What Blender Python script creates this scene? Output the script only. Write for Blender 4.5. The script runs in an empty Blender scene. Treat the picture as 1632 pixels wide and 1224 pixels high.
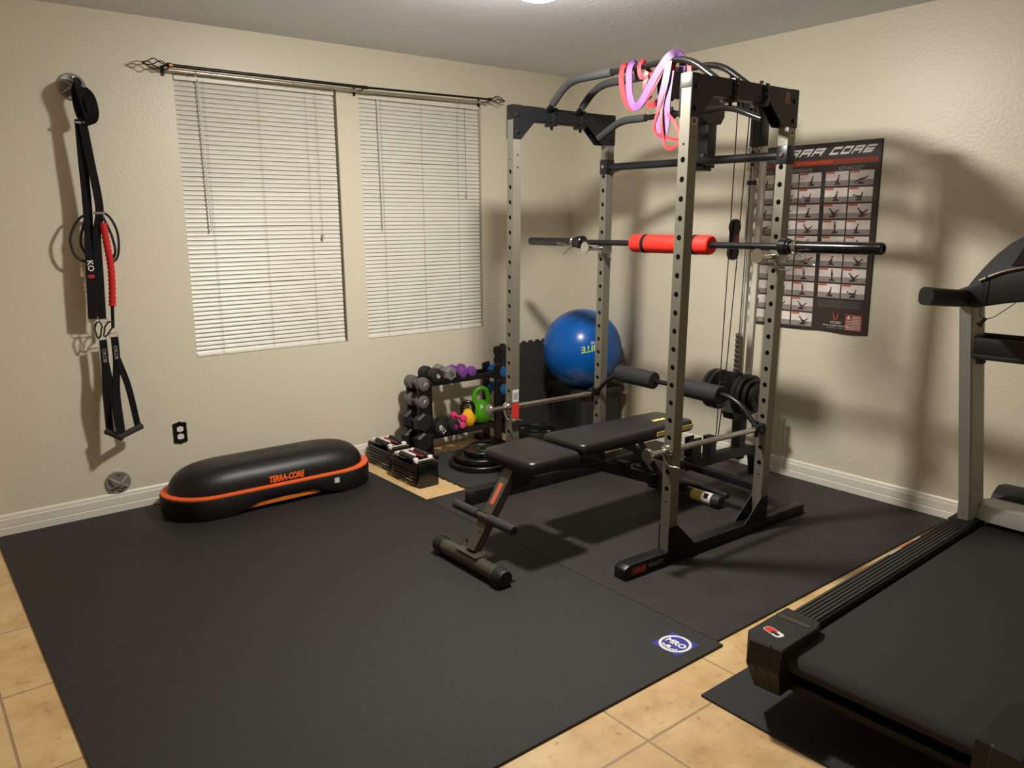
import bpy, bmesh, math, random
from mathutils import Vector, Matrix, Euler
random.seed(7)
PI = math.pi
SC = bpy.context.scene
COL = SC.collection
V = Vector

# ------------------------------------------------------------------ materials
def srgb(r, g, b):
    f = lambda c: (c/12.92 if c <= 0.04045 else ((c+0.055)/1.055)**2.4)
    return (f(r/255), f(g/255), f(b/255), 1)

def mat(name, col, rough=0.5, metal=0.0, spec=0.5, coat=0.0, bump=0.0, bscale=200, vary=0.0, vscale=30, emit=None, estr=0, speck=0.0, sscale=500):
    m = bpy.data.materials.new(name); m.use_nodes = True
    nt = m.node_tree; b = nt.nodes['Principled BSDF']
    b.inputs['Base Color'].default_value = col
    b.inputs['Roughness'].default_value = rough
    b.inputs['Metallic'].default_value = metal
    b.inputs['Specular IOR Level'].default_value = spec
    if coat: b.inputs['Coat Weight'].default_value = coat; b.inputs['Coat Roughness'].default_value = 0.15
    tc = nt.nodes.new('ShaderNodeTexCoord')
    if bump:
        n = nt.nodes.new('ShaderNodeTexNoise'); n.inputs['Scale'].default_value = bscale; n.inputs['Detail'].default_value = 3
        nt.links.new(tc.outputs['Object'], n.inputs['Vector'])
        bp = nt.nodes.new('ShaderNodeBump'); bp.inputs['Strength'].default_value = bump; bp.inputs['Distance'].default_value = 0.01
        nt.links.new(n.outputs['Fac'], bp.inputs['Height']); nt.links.new(bp.outputs['Normal'], b.inputs['Normal'])
    if vary or speck:
        n = nt.nodes.new('ShaderNodeTexNoise'); n.inputs['Scale'].default_value = sscale if speck else vscale; n.inputs['Detail'].default_value = 4
        nt.links.new(tc.outputs['Object'], n.inputs['Vector'])
        r = nt.nodes.new('ShaderNodeValToRGB'); a = speck or vary
        lo = 0.52 if speck else 0.3; hi = 0.72 if speck else 0.7
        r.color_ramp.elements[0].position = lo; r.color_ramp.elements[1].position = hi
        c = col
        r.color_ramp.elements[0].color = (c[0]*(1-a*0.5), c[1]*(1-a*0.5), c[2]*(1-a*0.5), 1)
        r.color_ramp.elements[1].color = (min(1, c[0]*(1+a)), min(1, c[1]*(1+a)), min(1, c[2]*(1+a)), 1)
        nt.links.new(n.outputs['Fac'], r.inputs['Fac']); nt.links.new(r.outputs['Color'], b.inputs['Base Color'])
    if emit:
        b.inputs['Emission Color'].default_value = emit; b.inputs['Emission Strength'].default_value = estr
    return m

M = {}
M['wall'] = mat('wall paint', srgb(221, 212, 192), 0.40, bump=0.13, bscale=55)
M['ceil'] = mat('ceiling paint', srgb(228, 231, 240), 0.85, bump=0.28, bscale=38)
M['trim'] = mat('white trim paint', srgb(232, 226, 214), 0.35)
M['blind'] = mat('blind vinyl', srgb(226, 222, 212), 0.38)
M['cord'] = mat('blind cord', srgb(176, 170, 158), 0.7)
M['wand'] = mat('clear wand', srgb(225, 225, 222), 0.15)
M['rod'] = mat('bronze rod', srgb(38, 32, 30), 0.35, metal=0.6)
M['pewter'] = mat('pewter rod', srgb(200, 190, 170), 0.3, metal=0.85)
M['brass'] = mat('brass', srgb(190, 150, 90), 0.3, metal=0.9)
M['chrome'] = mat('chrome', srgb(205, 203, 198), 0.16, metal=1.0)
M['steel'] = mat('zinc steel', srgb(170, 168, 164), 0.3, metal=1.0)
M['anchor'] = mat('grey metal anchor', srgb(160, 157, 153), 0.38, metal=0.45)
M['web'] = mat('black webbing', srgb(15, 15, 17), 0.8, spec=0.25, bump=0.3, bscale=900)
M['rubtube'] = mat('black cord', srgb(20, 19, 20), 0.6)
M['redcord'] = mat('red scrunched cord', srgb(205, 30, 28), 0.75)
M['blackpl'] = mat('black plastic', srgb(24, 23, 23), 0.42)
M['blackgl'] = mat('black gloss', srgb(16, 16, 16), 0.2, spec=0.6)
M['powder'] = mat('black powder coat', srgb(19, 20, 23), 0.36, spec=0.45)
M['silver'] = mat('champagne powder coat', srgb(132, 128, 117), 0.42, metal=0.55)
M['foam'] = mat('grey foam grip', srgb(44, 44, 46), 0.85, bump=0.1, bscale=600)
M['darkfoam'] = mat('black foam', srgb(32, 32, 33), 0.75)
M['darkrub'] = mat('dark rubber base', srgb(17, 17, 17), 0.6, spec=0.35)
M['vinyl'] = mat('black vinyl', srgb(23, 22, 22), 0.36, bump=0.05, bscale=500)
M['rubber'] = mat('black rubber', srgb(31, 31, 32), 0.62, bump=0.08, bscale=400)
M['mat'] = mat('rubber mat', srgb(44, 42, 39), 0.56, spec=0.4, speck=0.9, sscale=420, bump=0.35, bscale=420)
M['mat2'] = mat('smooth rubber mat', srgb(45, 42, 39), 0.6, spec=0.35, vary=0.25, vscale=8, bump=0.1, bscale=500)
M['mat3'] = mat('treadmill rubber mat', srgb(42, 42, 42), 0.62, spec=0.35, speck=0.7, sscale=420, bump=0.3, bscale=420)
M['eva'] = mat('eva foam tile', srgb(47, 47, 46), 0.72, bump=0.25, bscale=300)
M['orange'] = mat('orange flange', srgb(235, 96, 40), 0.5)
M['orangebar'] = mat('orange bar', srgb(225, 120, 40), 0.4)
M['orangetx'] = mat('orange print', srgb(246, 108, 36), 0.5)
M['white'] = mat('white print', srgb(232, 230, 226), 0.5)
M['greytx'] = mat('grey print', srgb(165, 163, 160), 0.5)
M['whitepl'] = mat('white plastic', srgb(232, 226, 214), 0.35)
M['red'] = mat('red print', srgb(214, 48, 40), 0.5)
M['redpad'] = mat('red foam pad', srgb(226, 40, 28), 0.6)
M['redband'] = mat('red latex', srgb(178, 26, 34), 0.5)
M['purpleband'] = mat('purple latex', srgb(88, 54, 100), 0.55)
M['darkred'] = mat('dark red plastic', srgb(120, 25, 35), 0.4)
M['greydb'] = mat('grey vinyl weight', srgb(96, 94, 92), 0.55)
M['greydb2'] = mat('light grey weight', srgb(122, 116, 116), 0.5)
M['blackdb'] = mat('black weight', srgb(30, 30, 30), 0.5)
M['purple'] = mat('purple vinyl', srgb(118, 60, 140), 0.5)
M['pink'] = mat('pink vinyl', srgb(236, 62, 130), 0.5)
M['yellow'] = mat('yellow vinyl', srgb(240, 178, 18), 0.45)
M['green'] = mat('green vinyl', srgb(84, 165, 28), 0.3)
M['bluedb'] = mat('blue vinyl', srgb(36, 120, 190), 0.5)
M['iron'] = mat('black iron plate', srgb(17, 16, 16), 0.33, spec=0.6)
M['ball'] = mat('blue ball', srgb(8, 90, 176), 0.27, spec=0.4)
M['lime'] = mat('lime print', srgb(190, 215, 90), 0.5)
M['ylw'] = mat('yellow print', srgb(235, 225, 130), 0.5)
M['gold'] = mat('yellow trim', srgb(222, 200, 110), 0.4)
M['sticker'] = mat('sticker paper', srgb(215, 213, 208), 0.6)
M['poster'] = mat('poster black', srgb(58, 50, 48), 0.32)
M['posterband'] = mat('poster orange band', srgb(150, 62, 45), 0.32)
M['posterphoto'] = mat('poster photo', srgb(224, 214, 211), 0.32, vary=0.25, vscale=9)
M['posterfig'] = mat('poster figure', srgb(62, 48, 52), 0.4)
M['posterfig2'] = mat('poster figure purple', srgb(120, 60, 100), 0.4)
M['postertag'] = mat('poster tag', srgb(190, 92, 62), 0.4)
M['navy'] = mat('blue badge', srgb(52, 52, 150), 0.5)
M['tmgrey'] = mat('treadmill grey', srgb(172, 175, 173), 0.45)
M['benchgrey'] = mat('bench frame grey', srgb(84, 80, 70), 0.36, metal=0.45)
M['railpale'] = mat('pale zinc rail', srgb(196, 192, 180), 0.4)
M['dome'] = mat('dusty black dome', srgb(21, 20, 20), 0.43, spec=0.38, vary=0.3, vscale=12)
M['tmsilver'] = mat('treadmill silver', srgb(196, 199, 195), 0.38)
M['tmblack'] = mat('treadmill black', srgb(29, 28, 27), 0.55, spec=0.4)
M['tmrail'] = mat('treadmill foot rail', srgb(48, 47, 44), 0.6)
M['belt'] = mat('treadmill belt', srgb(30, 29, 27), 0.65, bump=0.5, bscale=700)
M['glassdark'] = mat('screen', srgb(20, 20, 22), 0.15)
M['lamp'] = mat('lamp glass', (1, 0.9, 0.78, 1), 0.4, emit=(1, 0.965, 0.87, 1), estr=790)
M['socket'] = mat('receptacle', srgb(238, 234, 226), 0.4)

def mat_glass():
    m = bpy.data.materials.new('window glass'); m.use_nodes = True
    b = m.node_tree.nodes['Principled BSDF']
    b.inputs['Base Color'].default_value = (0.9, 0.95, 0.95, 1); b.inputs['Roughness'].default_value = 0.02
    b.inputs['Transmission Weight'].default_value = 1.0; b.inputs['IOR'].default_value = 1.45
    return m
M['glass'] = mat_glass()

def mat_tile():
    m = bpy.data.materials.new('travertine tile'); m.use_nodes = True
    nt = m.node_tree; b = nt.nodes['Principled BSDF']; L = nt.links.new
    tc = nt.nodes.new('ShaderNodeTexCoord')
    mp = nt.nodes.new('ShaderNodeMapping'); mp.inputs['Location'].default_value = (2.427, 2.965, 0)
    L(tc.outputs['Object'], mp.inputs['Vector'])
    br = nt.nodes.new('ShaderNodeTexBrick'); br.offset = 0; br.squash = 1
    br.inputs['Scale'].default_value = 1; br.inputs['Mortar Size'].default_value = 0.0045; br.inputs['Mortar Smooth'].default_value = 0.3
    br.inputs['Brick Width'].default_value = 0.4725; br.inputs['Row Height'].default_value = 0.4725
    br.inputs['Color1'].default_value = (0.45, 0.45, 0.45, 1); br.inputs['Color2'].default_value = (0.55, 0.55, 0.55, 1)
    L(mp.outputs['Vector'], br.inputs['Vector'])
    n1 = nt.nodes.new('ShaderNodeTexNoise'); n1.inputs['Scale'].default_value = 5; n1.inputs['Detail'].default_value = 8; n1.inputs['Roughness'].default_value = 0.62
    L(tc.outputs['Object'], n1.inputs['Vector'])
    r = nt.nodes.new('ShaderNodeValToRGB'); e = r.color_ramp.elements
    e[0].position = 0.3; e[0].color = srgb(180, 143, 94); e[1].position = 0.62; e[1].color = srgb(222, 190, 140)
    x = e.new(0.45); x.color = srgb(206, 170, 119)
    L(n1.outputs['Fac'], r.inputs['Fac'])
    n2 = nt.nodes.new('ShaderNodeTexNoise'); n2.inputs['Scale'].default_value = 40; n2.inputs['Detail'].default_value = 3
    L(tc.outputs['Object'], n2.inputs['Vector'])
    r2 = nt.nodes.new('ShaderNodeValToRGB'); r2.color_ramp.elements[0].position = 0.27; r2.color_ramp.elements[1].position = 0.36
    r2.color_ramp.elements[0].color = (0.62, 0.55, 0.5, 1); r2.color_ramp.elements[1].color = (1, 1, 1, 1)
    L(n2.outputs['Fac'], r2.inputs['Fac'])
    mx = nt.nodes.new('ShaderNodeMix'); mx.data_type = 'RGBA'; mx.blend_type = 'MULTIPLY'; mx.inputs['Factor'].default_value = 0.7
    L(r.outputs['Color'], mx.inputs['A']); L(r2.outputs['Color'], mx.inputs['B'])
    m2 = nt.nodes.new('ShaderNodeMix'); m2.data_type = 'RGBA'
    L(br.outputs['Fac'], m2.inputs['Factor']); L(mx.outputs['Result'], m2.inputs['A']); m2.inputs['B'].default_value = srgb(164, 138, 104)
    L(m2.outputs['Result'], b.inputs['Base Color'])
    bp = nt.nodes.new('ShaderNodeBump'); bp.invert = True; bp.inputs['Strength'].default_value = 0.6; bp.inputs['Distance'].default_value = 0.004
    L(br.outputs['Fac'], bp.inputs['Height'])
    b2 = nt.nodes.new('ShaderNodeBump'); b2.inputs['Strength'].default_value = 0.15; b2.inputs['Distance'].default_value = 0.01
    L(n1.outputs['Fac'], b2.inputs['Height']); L(bp.outputs['Normal'], b2.inputs['Normal'])
    L(b2.outputs['Normal'], b.inputs['Normal'])
    b.inputs['Roughness'].default_value = 0.42
    return m
M['tile'] = mat_tile()

# ------------------------------------------------------------------ geometry helpers
def merge(bm, tmp, mtx=None):
    if mtx is not None: tmp.transform(mtx)
    me = bpy.data.meshes.new('t'); tmp.to_mesh(me); tmp.free(); bm.from_mesh(me); bpy.data.meshes.remove(me)

def bx(bm, x0, x1, y0, y1, z0, z1, bev=0.0, seg=2, mtx=None):
    t = bmesh.new(); bmesh.ops.create_cube(t, size=1)
    t.transform(Matrix.Translation(((x0+x1)/2, (y0+y1)/2, (z0+z1)/2)) @ Matrix.Diagonal((abs(x1-x0), abs(y1-y0), abs(z1-z0), 1)))
    if bev: bmesh.ops.bevel(t, geom=t.edges[:], offset=bev, segments=seg, affect='EDGES', profile=0.5)
    merge(bm, t, mtx)

def frame_z(d):
    d = V(d).normalized()
    u = V((0, 0, 1)) if abs(d.z) < 0.95 else V((1, 0, 0))
    x = u.cross(d).normalized(); y = d.cross(x)
    return x, y, d

def cyl(bm, a, b, r, n=16, r2=None, caps=True):
    a = V(a); b = V(b); x, y, d = frame_z(b-a); r2 = r if r2 is None else r2
    A = [bm.verts.new(a+(x*math.cos(2*PI*i/n)+y*math.sin(2*PI*i/n))*r) for i in range(n)]
    B = [bm.verts.new(b+(x*math.cos(2*PI*i/n)+y*math.sin(2*PI*i/n))*r2) for i in range(n)]
    for i in range(n): bm.faces.new((A[i], A[(i+1) % n], B[(i+1) % n], B[i]))
    if caps: bm.faces.new(A[::-1]); bm.faces.new(B)

def lathe(bm, prof, n=24, a=(0, 0, 0), axis=(0, 0, 1), rot=0.0):
    a = V(a); x, y, d = frame_z(axis); rings = []
    for r, h in prof:
        if r < 1e-6: rings.append([bm.verts.new(a+d*h)])
        else: rings.append([bm.verts.new(a+d*h+(x*math.cos(2*PI*i/n+rot)+y*math.sin(2*PI*i/n+rot))*r) for i in range(n)])
    for p, q in zip(rings, rings[1:]):
        for i in range(n):
            j = (i+1) % n
            if len(p) == 1 and len(q) == 1: continue
            if len(p) == 1: bm.faces.new((p[0], q[j], q[i]))
            elif len(q) == 1: bm.faces.new((p[i], p[j], q[0]))
            else: bm.faces.new((p[i], p[j], q[j], q[i]))

def curve(pts, k=6, closed=False):
    P = [V(p) for p in pts]; n = len(P); out = []
    rng = range(n if closed else n-1)
    for i in rng:
        if closed: p0, p1, p2, p3 = P[(i-1) % n], P[i], P[(i+1) % n], P[(i+2) % n]
        else: p0, p1, p2, p3 = P[max(i-1, 0)], P[i], P[i+1], P[min(i+2, n-1)]
        for j in range(k):
            t = j/k
            out.append(0.5*((2*p1)+(p2-p0)*t+(2*p0-5*p1+4*p2-p3)*t*t+(3*p1-p0-3*p2+p3)*t**3))
    if not closed: out.append(P[-1])
    return out

def fillet(pts, r, k=5):
    P = [V(p) for p in pts]; out = [P[0]]
    for i in range(1, len(P)-1):
        a = (P[i-1]-P[i]); b = (P[i+1]-P[i]); rr = min(r, a.length*0.49, b.length*0.49)
        s = P[i]+a.normalized()*rr; e = P[i]+b.normalized()*rr
        for j in range(k+1):
            t = j/k; out.append((1-t)**2*s+2*t*(1-t)*P[i]+t*t*e)
    out.append(P[-1]); return out

def sweep(bm, pts, r, n=10, sec=None, closed=False, up=None, radii=None):
    """tube along pts; sec = list of 2D section points (x = along 'side', y = along 'up')"""
    P = [V(p) for p in pts]; N = len(P)
    if sec is None: sec = [(r*math.cos(2*PI*i/n), r*math.sin(2*PI*i/n)) for i in range(n)]
    n = len(sec); T = []
    for i in range(N):
        if closed: t = P[(i+1) % N]-P[(i-1) % N]
        else: t = P[min(i+1, N-1)]-P[max(i-1, 0)]
        T.append(t.normalized())
    x, y, d = frame_z(T[0])
    if up is not None:
        u = V(up); y = (u-T[0]*u.dot(T[0])).normalized(); x = y.cross(T[0])
    rings = []
    for i in range(N):
        if up is not None:
            u = V(up); yy = u-T[i]*u.dot(T[i])
            if yy.length > 1e-4: y = yy.normalized()
            x = y.cross(T[i]).normalized()
        elif i:
            q = T[i-1].rotation_difference(T[i]); x = q @ x; y = q @ y
        s = radii[i] if radii else 1.0
        rings.append([bm.verts.new(P[i]+(x*a+y*b)*s) for a, b in sec])
    for i in range(N if closed else N-1):
        p = rings[i]; q = rings[(i+1) % N]
        for j in range(n):
            k = (j+1) % n; bm.faces.new((p[j], p[k], q[k], q[j]))
    if not closed: bm.faces.new(rings[0][::-1]); bm.faces.new(rings[-1])

def rect(w, t): return [(-w/2, -t/2), (w/2, -t/2), (w/2, t/2), (-w/2, t/2)]

def prism(bm, poly, d0, d1, ax='z', bev=0.0, mtx=None):
    """poly 2D extruded along ax. ax x: (y,z); ax y: (x,z); ax z: (x,y)"""
    t = bmesh.new()
    def p3(a, b, c): return {'x': (c, a, b), 'y': (a, c, b), 'z': (a, b, c)}[ax]
    A = [t.verts.new(p3(a, b, d0)) for a, b in poly]; B = [t.verts.new(p3(a, b, d1)) for a, b in poly]
    n = len(poly)
    for i in range(n): t.faces.new((A[i], A[(i+1) % n], B[(i+1) % n], B[i]))
    t.faces.new(A[::-1]); t.faces.new(B)
    bmesh.ops.recalc_face_normals(t, faces=t.faces[:])
    if bev: bmesh.ops.bevel(t, geom=t.edges[:], offset=bev, segments=2, affect='EDGES', profile=0.5)
    merge(bm, t, mtx)

def loft(bm, loops, cap=True):
    R = [[bm.verts.new(p) for p in l] for l in loops]; n = len(R[0])
    for p, q in zip(R, R[1:]):
        for i in range(n): bm.faces.new((p[i], p[(i+1) % n], q[(i+1) % n], q[i]))
    if cap: bm.faces.new(R[0][::-1]); bm.faces.new(R[-1])

def text_bm(s, size, ext=0.0006, shear=0.0, bold=0.0):
    c = bpy.data.curves.new('f', 'FONT'); c.body = s; c.size = size; c.extrude = ext; c.align_x = 'CENTER'; c.align_y = 'CENTER'
    c.shear = shear; c.offset = bold; c.resolution_u = 3
    o = bpy.data.objects.new('f', c); COL.objects.link(o)
    dg = bpy.context.evaluated_depsgraph_get(); dg.update()
    me = bpy.data.meshes.new_from_object(o.evaluated_get(dg), depsgraph=dg)
    bpy.data.objects.remove(o); bpy.data.curves.remove(c)
    bm = bmesh.new(); bm.from_mesh(me); bpy.data.meshes.remove(me)
    return bm

def basis(o, x, y):
    """matrix that puts local x along x, local y along y at origin o"""
    x = V(x).normalized(); y = V(y); y = (y-x*y.dot(x)).normalized(); z = x.cross(y)
    m = Matrix.Identity(4)
    for i in range(3): m[i][0] = x[i]; m[i][1] = y[i]; m[i][2] = z[i]; m[i][3] = o[i]
    return m

# ------------------------------------------------------------------ object helpers
RM = {}
def root(name, label, cat, loc=(0, 0, 0), rot=(0, 0, 0), group=None):
    o = bpy.data.objects.new(name, None); COL.objects.link(o)
    o.empty_display_size = 0.1
    o.location = loc; o.rotation_euler = rot
    o['label'] = label; o['category'] = cat
    if group: o['group'] = group
    RM[o.name] = Matrix.LocRotScale(V(loc), Euler(rot), V((1, 1, 1)))
    return o

def top_of(o):
    while o.parent: o = o.parent
    return o

def obj(name, bm, m, parent=None, smooth=None, world=False, label=None):
    bmesh.ops.remove_doubles(bm, verts=bm.verts[:], dist=1e-6)
    bmesh.ops.recalc_face_normals(bm, faces=bm.faces[:])
    if world and parent is not None: bm.transform(RM[top_of(parent).name].inverted())
    me = bpy.data.meshes.new(name); bm.to_mesh(me); bm.free()
    if smooth:
        for p in me.polygons: p.use_smooth = True
        try: me.set_sharp_from_angle(angle=math.radians(smooth if smooth is not True else 40))
        except Exception: pass
    me.materials.append(M[m] if isinstance(m, str) else m)
    o = bpy.data.objects.new(name, me); COL.objects.link(o)
    if parent is not None: o.parent = parent
    if label: o['label'] = label
    return o

def recenter(o, p):
    """move a parentless mesh object's origin to p (world) without moving the mesh"""
    p = V(p); o.data.transform(Matrix.Translation(-p)); o.location = p

def tag(o, label, cat, group=None):
    o['label'] = label; o['category'] = cat
    if group: o['group'] = group
    return o

def struct(name, bm, m, smooth=None, parent=None):
    o = obj(name, bm, m, parent, smooth); o['kind'] = 'structure'; return o

def copy_tree(o, parent=None):
    c = o.copy(); COL.objects.link(c)
    if parent is not None: c.parent = parent
    for ch in [k for k in bpy.data.objects if k.parent == o]: copy_tree(ch, c)
    return c

def B(): return bmesh.new()
# ------------------------------------------------------------------ camera
cam = bpy.data.cameras.new('camera'); co = bpy.data.objects.new('camera', cam); COL.objects.link(co)
cam.sensor_width = 36; cam.lens = 1256.9/1632*36; cam.clip_start = 0.05
yaw, pit, rol = 0.898309570, -0.201919181, -0.00723174294
f = V((math.cos(yaw)*math.cos(pit), math.sin(yaw)*math.cos(pit), math.sin(pit)))
r = V((math.sin(yaw), -math.cos(yaw), 0)); u = r.cross(f)
r2 = r*math.cos(rol)+u*math.sin(rol); u2 = -r*math.sin(rol)+u*math.cos(rol)
mw = Matrix.Identity(4)
for i in range(3): mw[i][0] = r2[i]; mw[i][1] = u2[i]; mw[i][2] = -f[i]
mw[0][3], mw[1][3], mw[2][3] = -3.97143792, -4.29130650, 1.45215710
co.matrix_world = mw
SC.camera = co
SC.view_settings.view_transform = 'Standard'; SC.view_settings.look = 'None'
SC.view_settings.gamma = 1; SC.view_settings.use_curve_mapping = False
SC.view_settings.exposure = 0.1
w = bpy.data.worlds.new('night'); SC.world = w; w.use_nodes = True
w.node_tree.nodes['Background'].inputs['Color'].default_value = (0.012, 0.014, 0.02, 1)
w.node_tree.nodes['Background'].inputs['Strength'].default_value = 0.3

# ------------------------------------------------------------------ room shell
H = 2.44; XW = -5.4; YW = -5.6; T = 0.14
bm = B(); bx(bm, XW-T, T, YW-T, T, -0.1, 0); struct('floor', bm, 'tile')
bm = B(); bx(bm, XW-T, T, YW-T, T, H, H+0.1); struct('ceiling', bm, 'ceil')
W1 = (-2.697, -1.812, 0.757, 2.195); W2 = (-1.672, -0.795, 0.758, 2.195)
bm = B()
xs = [XW-T, W1[0], W1[1], W2[0], W2[1], T]
bx(bm, xs[0], xs[1], 0, T, 0, H); bx(bm, xs[2], xs[3], 0, T, 0, H); bx(bm, xs[4], xs[5], 0, T, 0, H)
for w_ in (W1, W2): bx(bm, w_[0], w_[1], 0, T, 0, w_[2]); bx(bm, w_[0], w_[1], 0, T, w_[3], H)
struct('wall_left', bm, 'wall')
bm = B(); bx(bm, 0, T, YW-T, 0, 0, H); struct('wall_right', bm, 'wall')
bm = B(); bx(bm, XW-T, 0, YW-T, YW, 0, H); struct('wall_front', bm, 'wall')
bm = B(); bx(bm, XW-T, XW, YW, 0, 0, H); struct('wall_back', bm, 'wall')
# baseboards: stepped profile (depth, height)
prof = [(0, 0), (0.015, 0), (0.015, 0.040), (0.012, 0.043), (0.012, 0.046), (0.0135, 0.048), (0.0135, 0.083), (0.010, 0.086), (0.010, 0.089), (0.0085, 0.100), (0.004, 0.106), (0, 0.107)]
bm = B(); prism(bm, [(-d, z) for d, z in prof], XW, 0, 'x'); struct('baseboard_left', bm, 'trim')
bm = B(); prism(bm, [(-d, z) for d, z in prof], YW, -0.0145, 'y'); struct('baseboard_right', bm, 'trim')

for i, w_ in enumerate((W1, W2)):
    x0, x1, z0, z1 = w_
    bm = B(); fy0, fy1 = 0.085, 0.125; t = 0.035
    bx(bm, x0, x0+t, fy0, fy1, z0, z1); bx(bm, x1-t, x1, fy0, fy1, z0, z1)
    bx(bm, x0+t, x1-t, fy0, fy1, z0, z0+t); bx(bm, x0+t, x1-t, fy0, fy1, z1-t, z1)
    bx(bm, x0+t, x1-t, fy0, fy1-0.01, (z0+z1)/2-0.02, (z0+z1)/2+0.02)
    o = struct('window_%d' % (i+1), bm, 'trim')
    bm = B(); bx(bm, x0+t, x1-t, 0.105, 0.109, z0+t, z1-t); g = struct('pane', bm, 'glass', parent=o)
    # blinds: headrail, slats, bottom rail, ladder cords, wand, lift cord
    y = 0.022
    lab = ('white mini blind closed over the larger left window, tilt wand at its left',
           'white mini blind closed over the right window beside the power rack')[i]
    rt = root('window_blind', lab, 'blind', ((x0+x1)/2, y, z0))
    bx0, bx1 = x0+0.006, x1-0.010
    bm = B(); bx(bm, bx0, bx1, y-0.014, y+0.014, z1-0.03, z1-0.003, 0.002); obj('headrail', bm, 'blind', rt, world=True)
    n = 60; pitch = (z1-0.045-(z0+0.025))/(n-1); bm = B()
    for k in range(n):
        zc = z0+0.025+k*pitch; a = math.radians(66+random.uniform(-1.5, 1.5)); sag = random.uniform(-0.0012, 0.0012)
        if i == 0 and k in (14, 15, 29): sag += random.choice((-0.004, 0.003))
        if i == 1 and k in (43, 44): sag -= 0.003
        prev = None; NX = 6
        rows = []
        for s in range(5):
            t_ = (s/4-0.5)*0.026; c = 0.0018*(1-(2*t_/0.026)**2)
            # slat leaning: top edge towards the window, bottom edge towards the room
            dy = t_*math.cos(a)+c*math.sin(a)*-1; dz = t_*math.sin(a)+c*math.cos(a)
            rows.append([bm.verts.new((bx0+(bx1-bx0)*q/NX, y+dy, zc+dz+sag*math.sin(PI*q/NX))) for q in range(NX+1)])
        for p, q in zip(rows, rows[1:]):
            for e in range(NX): bm.faces.new((p[e], p[e+1], q[e+1], q[e]))
    obj('slats', bm, 'blind', rt, smooth=60, world=True)
    bm = B(); bx(bm, bx0, bx1, y-0.011, y+0.011, z0+0.002, z0+0.016, 0.003); obj('bottom_rail', bm, 'blind', rt, world=True)
    for fx in (0.165, 0.49, 0.80):
        bm = B(); xx = bx0+(bx1-bx0)*fx
        cyl(bm, (xx, y-0.0155, z0+0.01), (xx, y-0.0155, z1-0.02), 0.0009, 6); obj('ladder_cord', bm, 'cord', rt, world=True)
    bm = B(); xx = bx0+0.115; cyl(bm, (xx, y-0.022, z1-0.03), (xx+0.008, y-0.026, z1-0.78 if i == 0 else z1-0.78), 0.0035, 6); cyl(bm, (xx, y-0.012, z1-0.02), (xx, y-0.024, z1-0.035), 0.005, 6)
    obj('tilt_wand', bm, 'wand', rt, world=True)
    bm = B(); xx = bx1-0.115; zz = z1-(0.80 if i == 0 else 0.55); cyl(bm, (xx, y-0.02, z1-0.02), (xx, y-0.02, zz), 0.0012, 6); cyl(bm, (xx, y-0.02, zz), (xx, y-0.02, zz-0.03), 0.004, 8, r2=0.008)
    obj('lift_cord', bm, 'cord', rt, world=True)

# ------------------------------------------------------------------ double curtain rod
rt = root('curtain_rod', 'long dark double curtain rod with twisted cage finials above both windows', 'curtain rod', (-1.76, -0.005, 2.2))
bm = B(); cyl(bm, (-2.73, -0.09, 2.211), (-1.66, -0.09, 2.208), 0.0085, 14); cyl(bm, (-1.70, -0.09, 2.208), (-0.80, -0.09, 2.219), 0.0065, 14); cyl(bm, (-1.70, -0.09, 2.208), (-1.66, -0.09, 2.208), 0.0095, 14)
obj('front_rod', bm, 'rod', rt, True, True)
bm = B(); cyl(bm, (-2.745, -0.045, 2.197), (-1.6, -0.045, 2.193), 0.0085, 12); cyl(bm, (-1.62, -0.045, 2.193), (-0.79, -0.045, 2.205), 0.0068, 12); obj('rear_rod', bm, 'pewter', rt, True, True, label='pewter rear rod')
for s, x, z in ((-1, -2.735, 2.211), (1, -0.795, 2.219)):
    bm = B(); Lf = 0.105; pts4 = []
    for q in range(4):
        pts = []
        for k in range(15):
            t_ = k/14; rr = 0.003+0.021*math.sin(PI*t_)**1.2; a = q*PI/2+t_*PI*0.9
            pts.append((x+s*(0.012+t_*Lf), -0.09+rr*math.cos(a), z+rr*math.sin(a)))
        sweep(bm, pts, 0.0028, 6)
    lathe(bm, [(0, 0), (0.006, 0.003), (0.006, 0.009), (0, 0.012)], 10, (x+s*(0.012+Lf-0.002), -0.09, z), (s, 0, 0))
    lathe(bm, [(0.0, 0), (0.011, 0.0), (0.012, 0.008), (0.008, 0.014), (0, 0.014)], 12, (x, -0.09, z), (s, 0, 0))
    obj('finial', bm, 'rod', rt, True, True)
bm = B(); cyl(bm, (-2.738, -0.09, 2.211), (-2.722, -0.09, 2.211), 0.0125, 14); obj('collar', bm, 'brass', rt, True, True, label='brass collar')
for x, z in ((-2.745, 2.203), (-1.70, 2.2), (-0.815, 2.212)):
    bm = B(); bx(bm, x-0.008, x+0.008, -0.006, 0, z-0.03, z+0.02, 0.002)
    bx(bm, x-0.005, x+0.005, -0.105, 0, z-0.013, z-0.009)
    sweep(bm, [(x, -0.105, z+0.01), (x, -0.107, z-0.004), (x, -0.098, z-0.011)], 0.004, 6); obj('bracket', bm, 'rod', rt, world=True)
for x in (-2.60, -2.09, -1.74, -1.32, -1.0):
    bm = B(); pts = [(x, -0.045+0.011*math.cos(a), 2.196+0.011*math.sin(a)) for a in [k*2*PI/12 for k in range(12)]]
    sweep(bm, pts, 0.0012, 5, closed=True); sweep(bm, [(x, -0.045, 2.185), (x+0.002, -0.046, 2.165)], 0.0012, 5); obj('hook_ring', bm, 'steel', rt, world=True)

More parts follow.
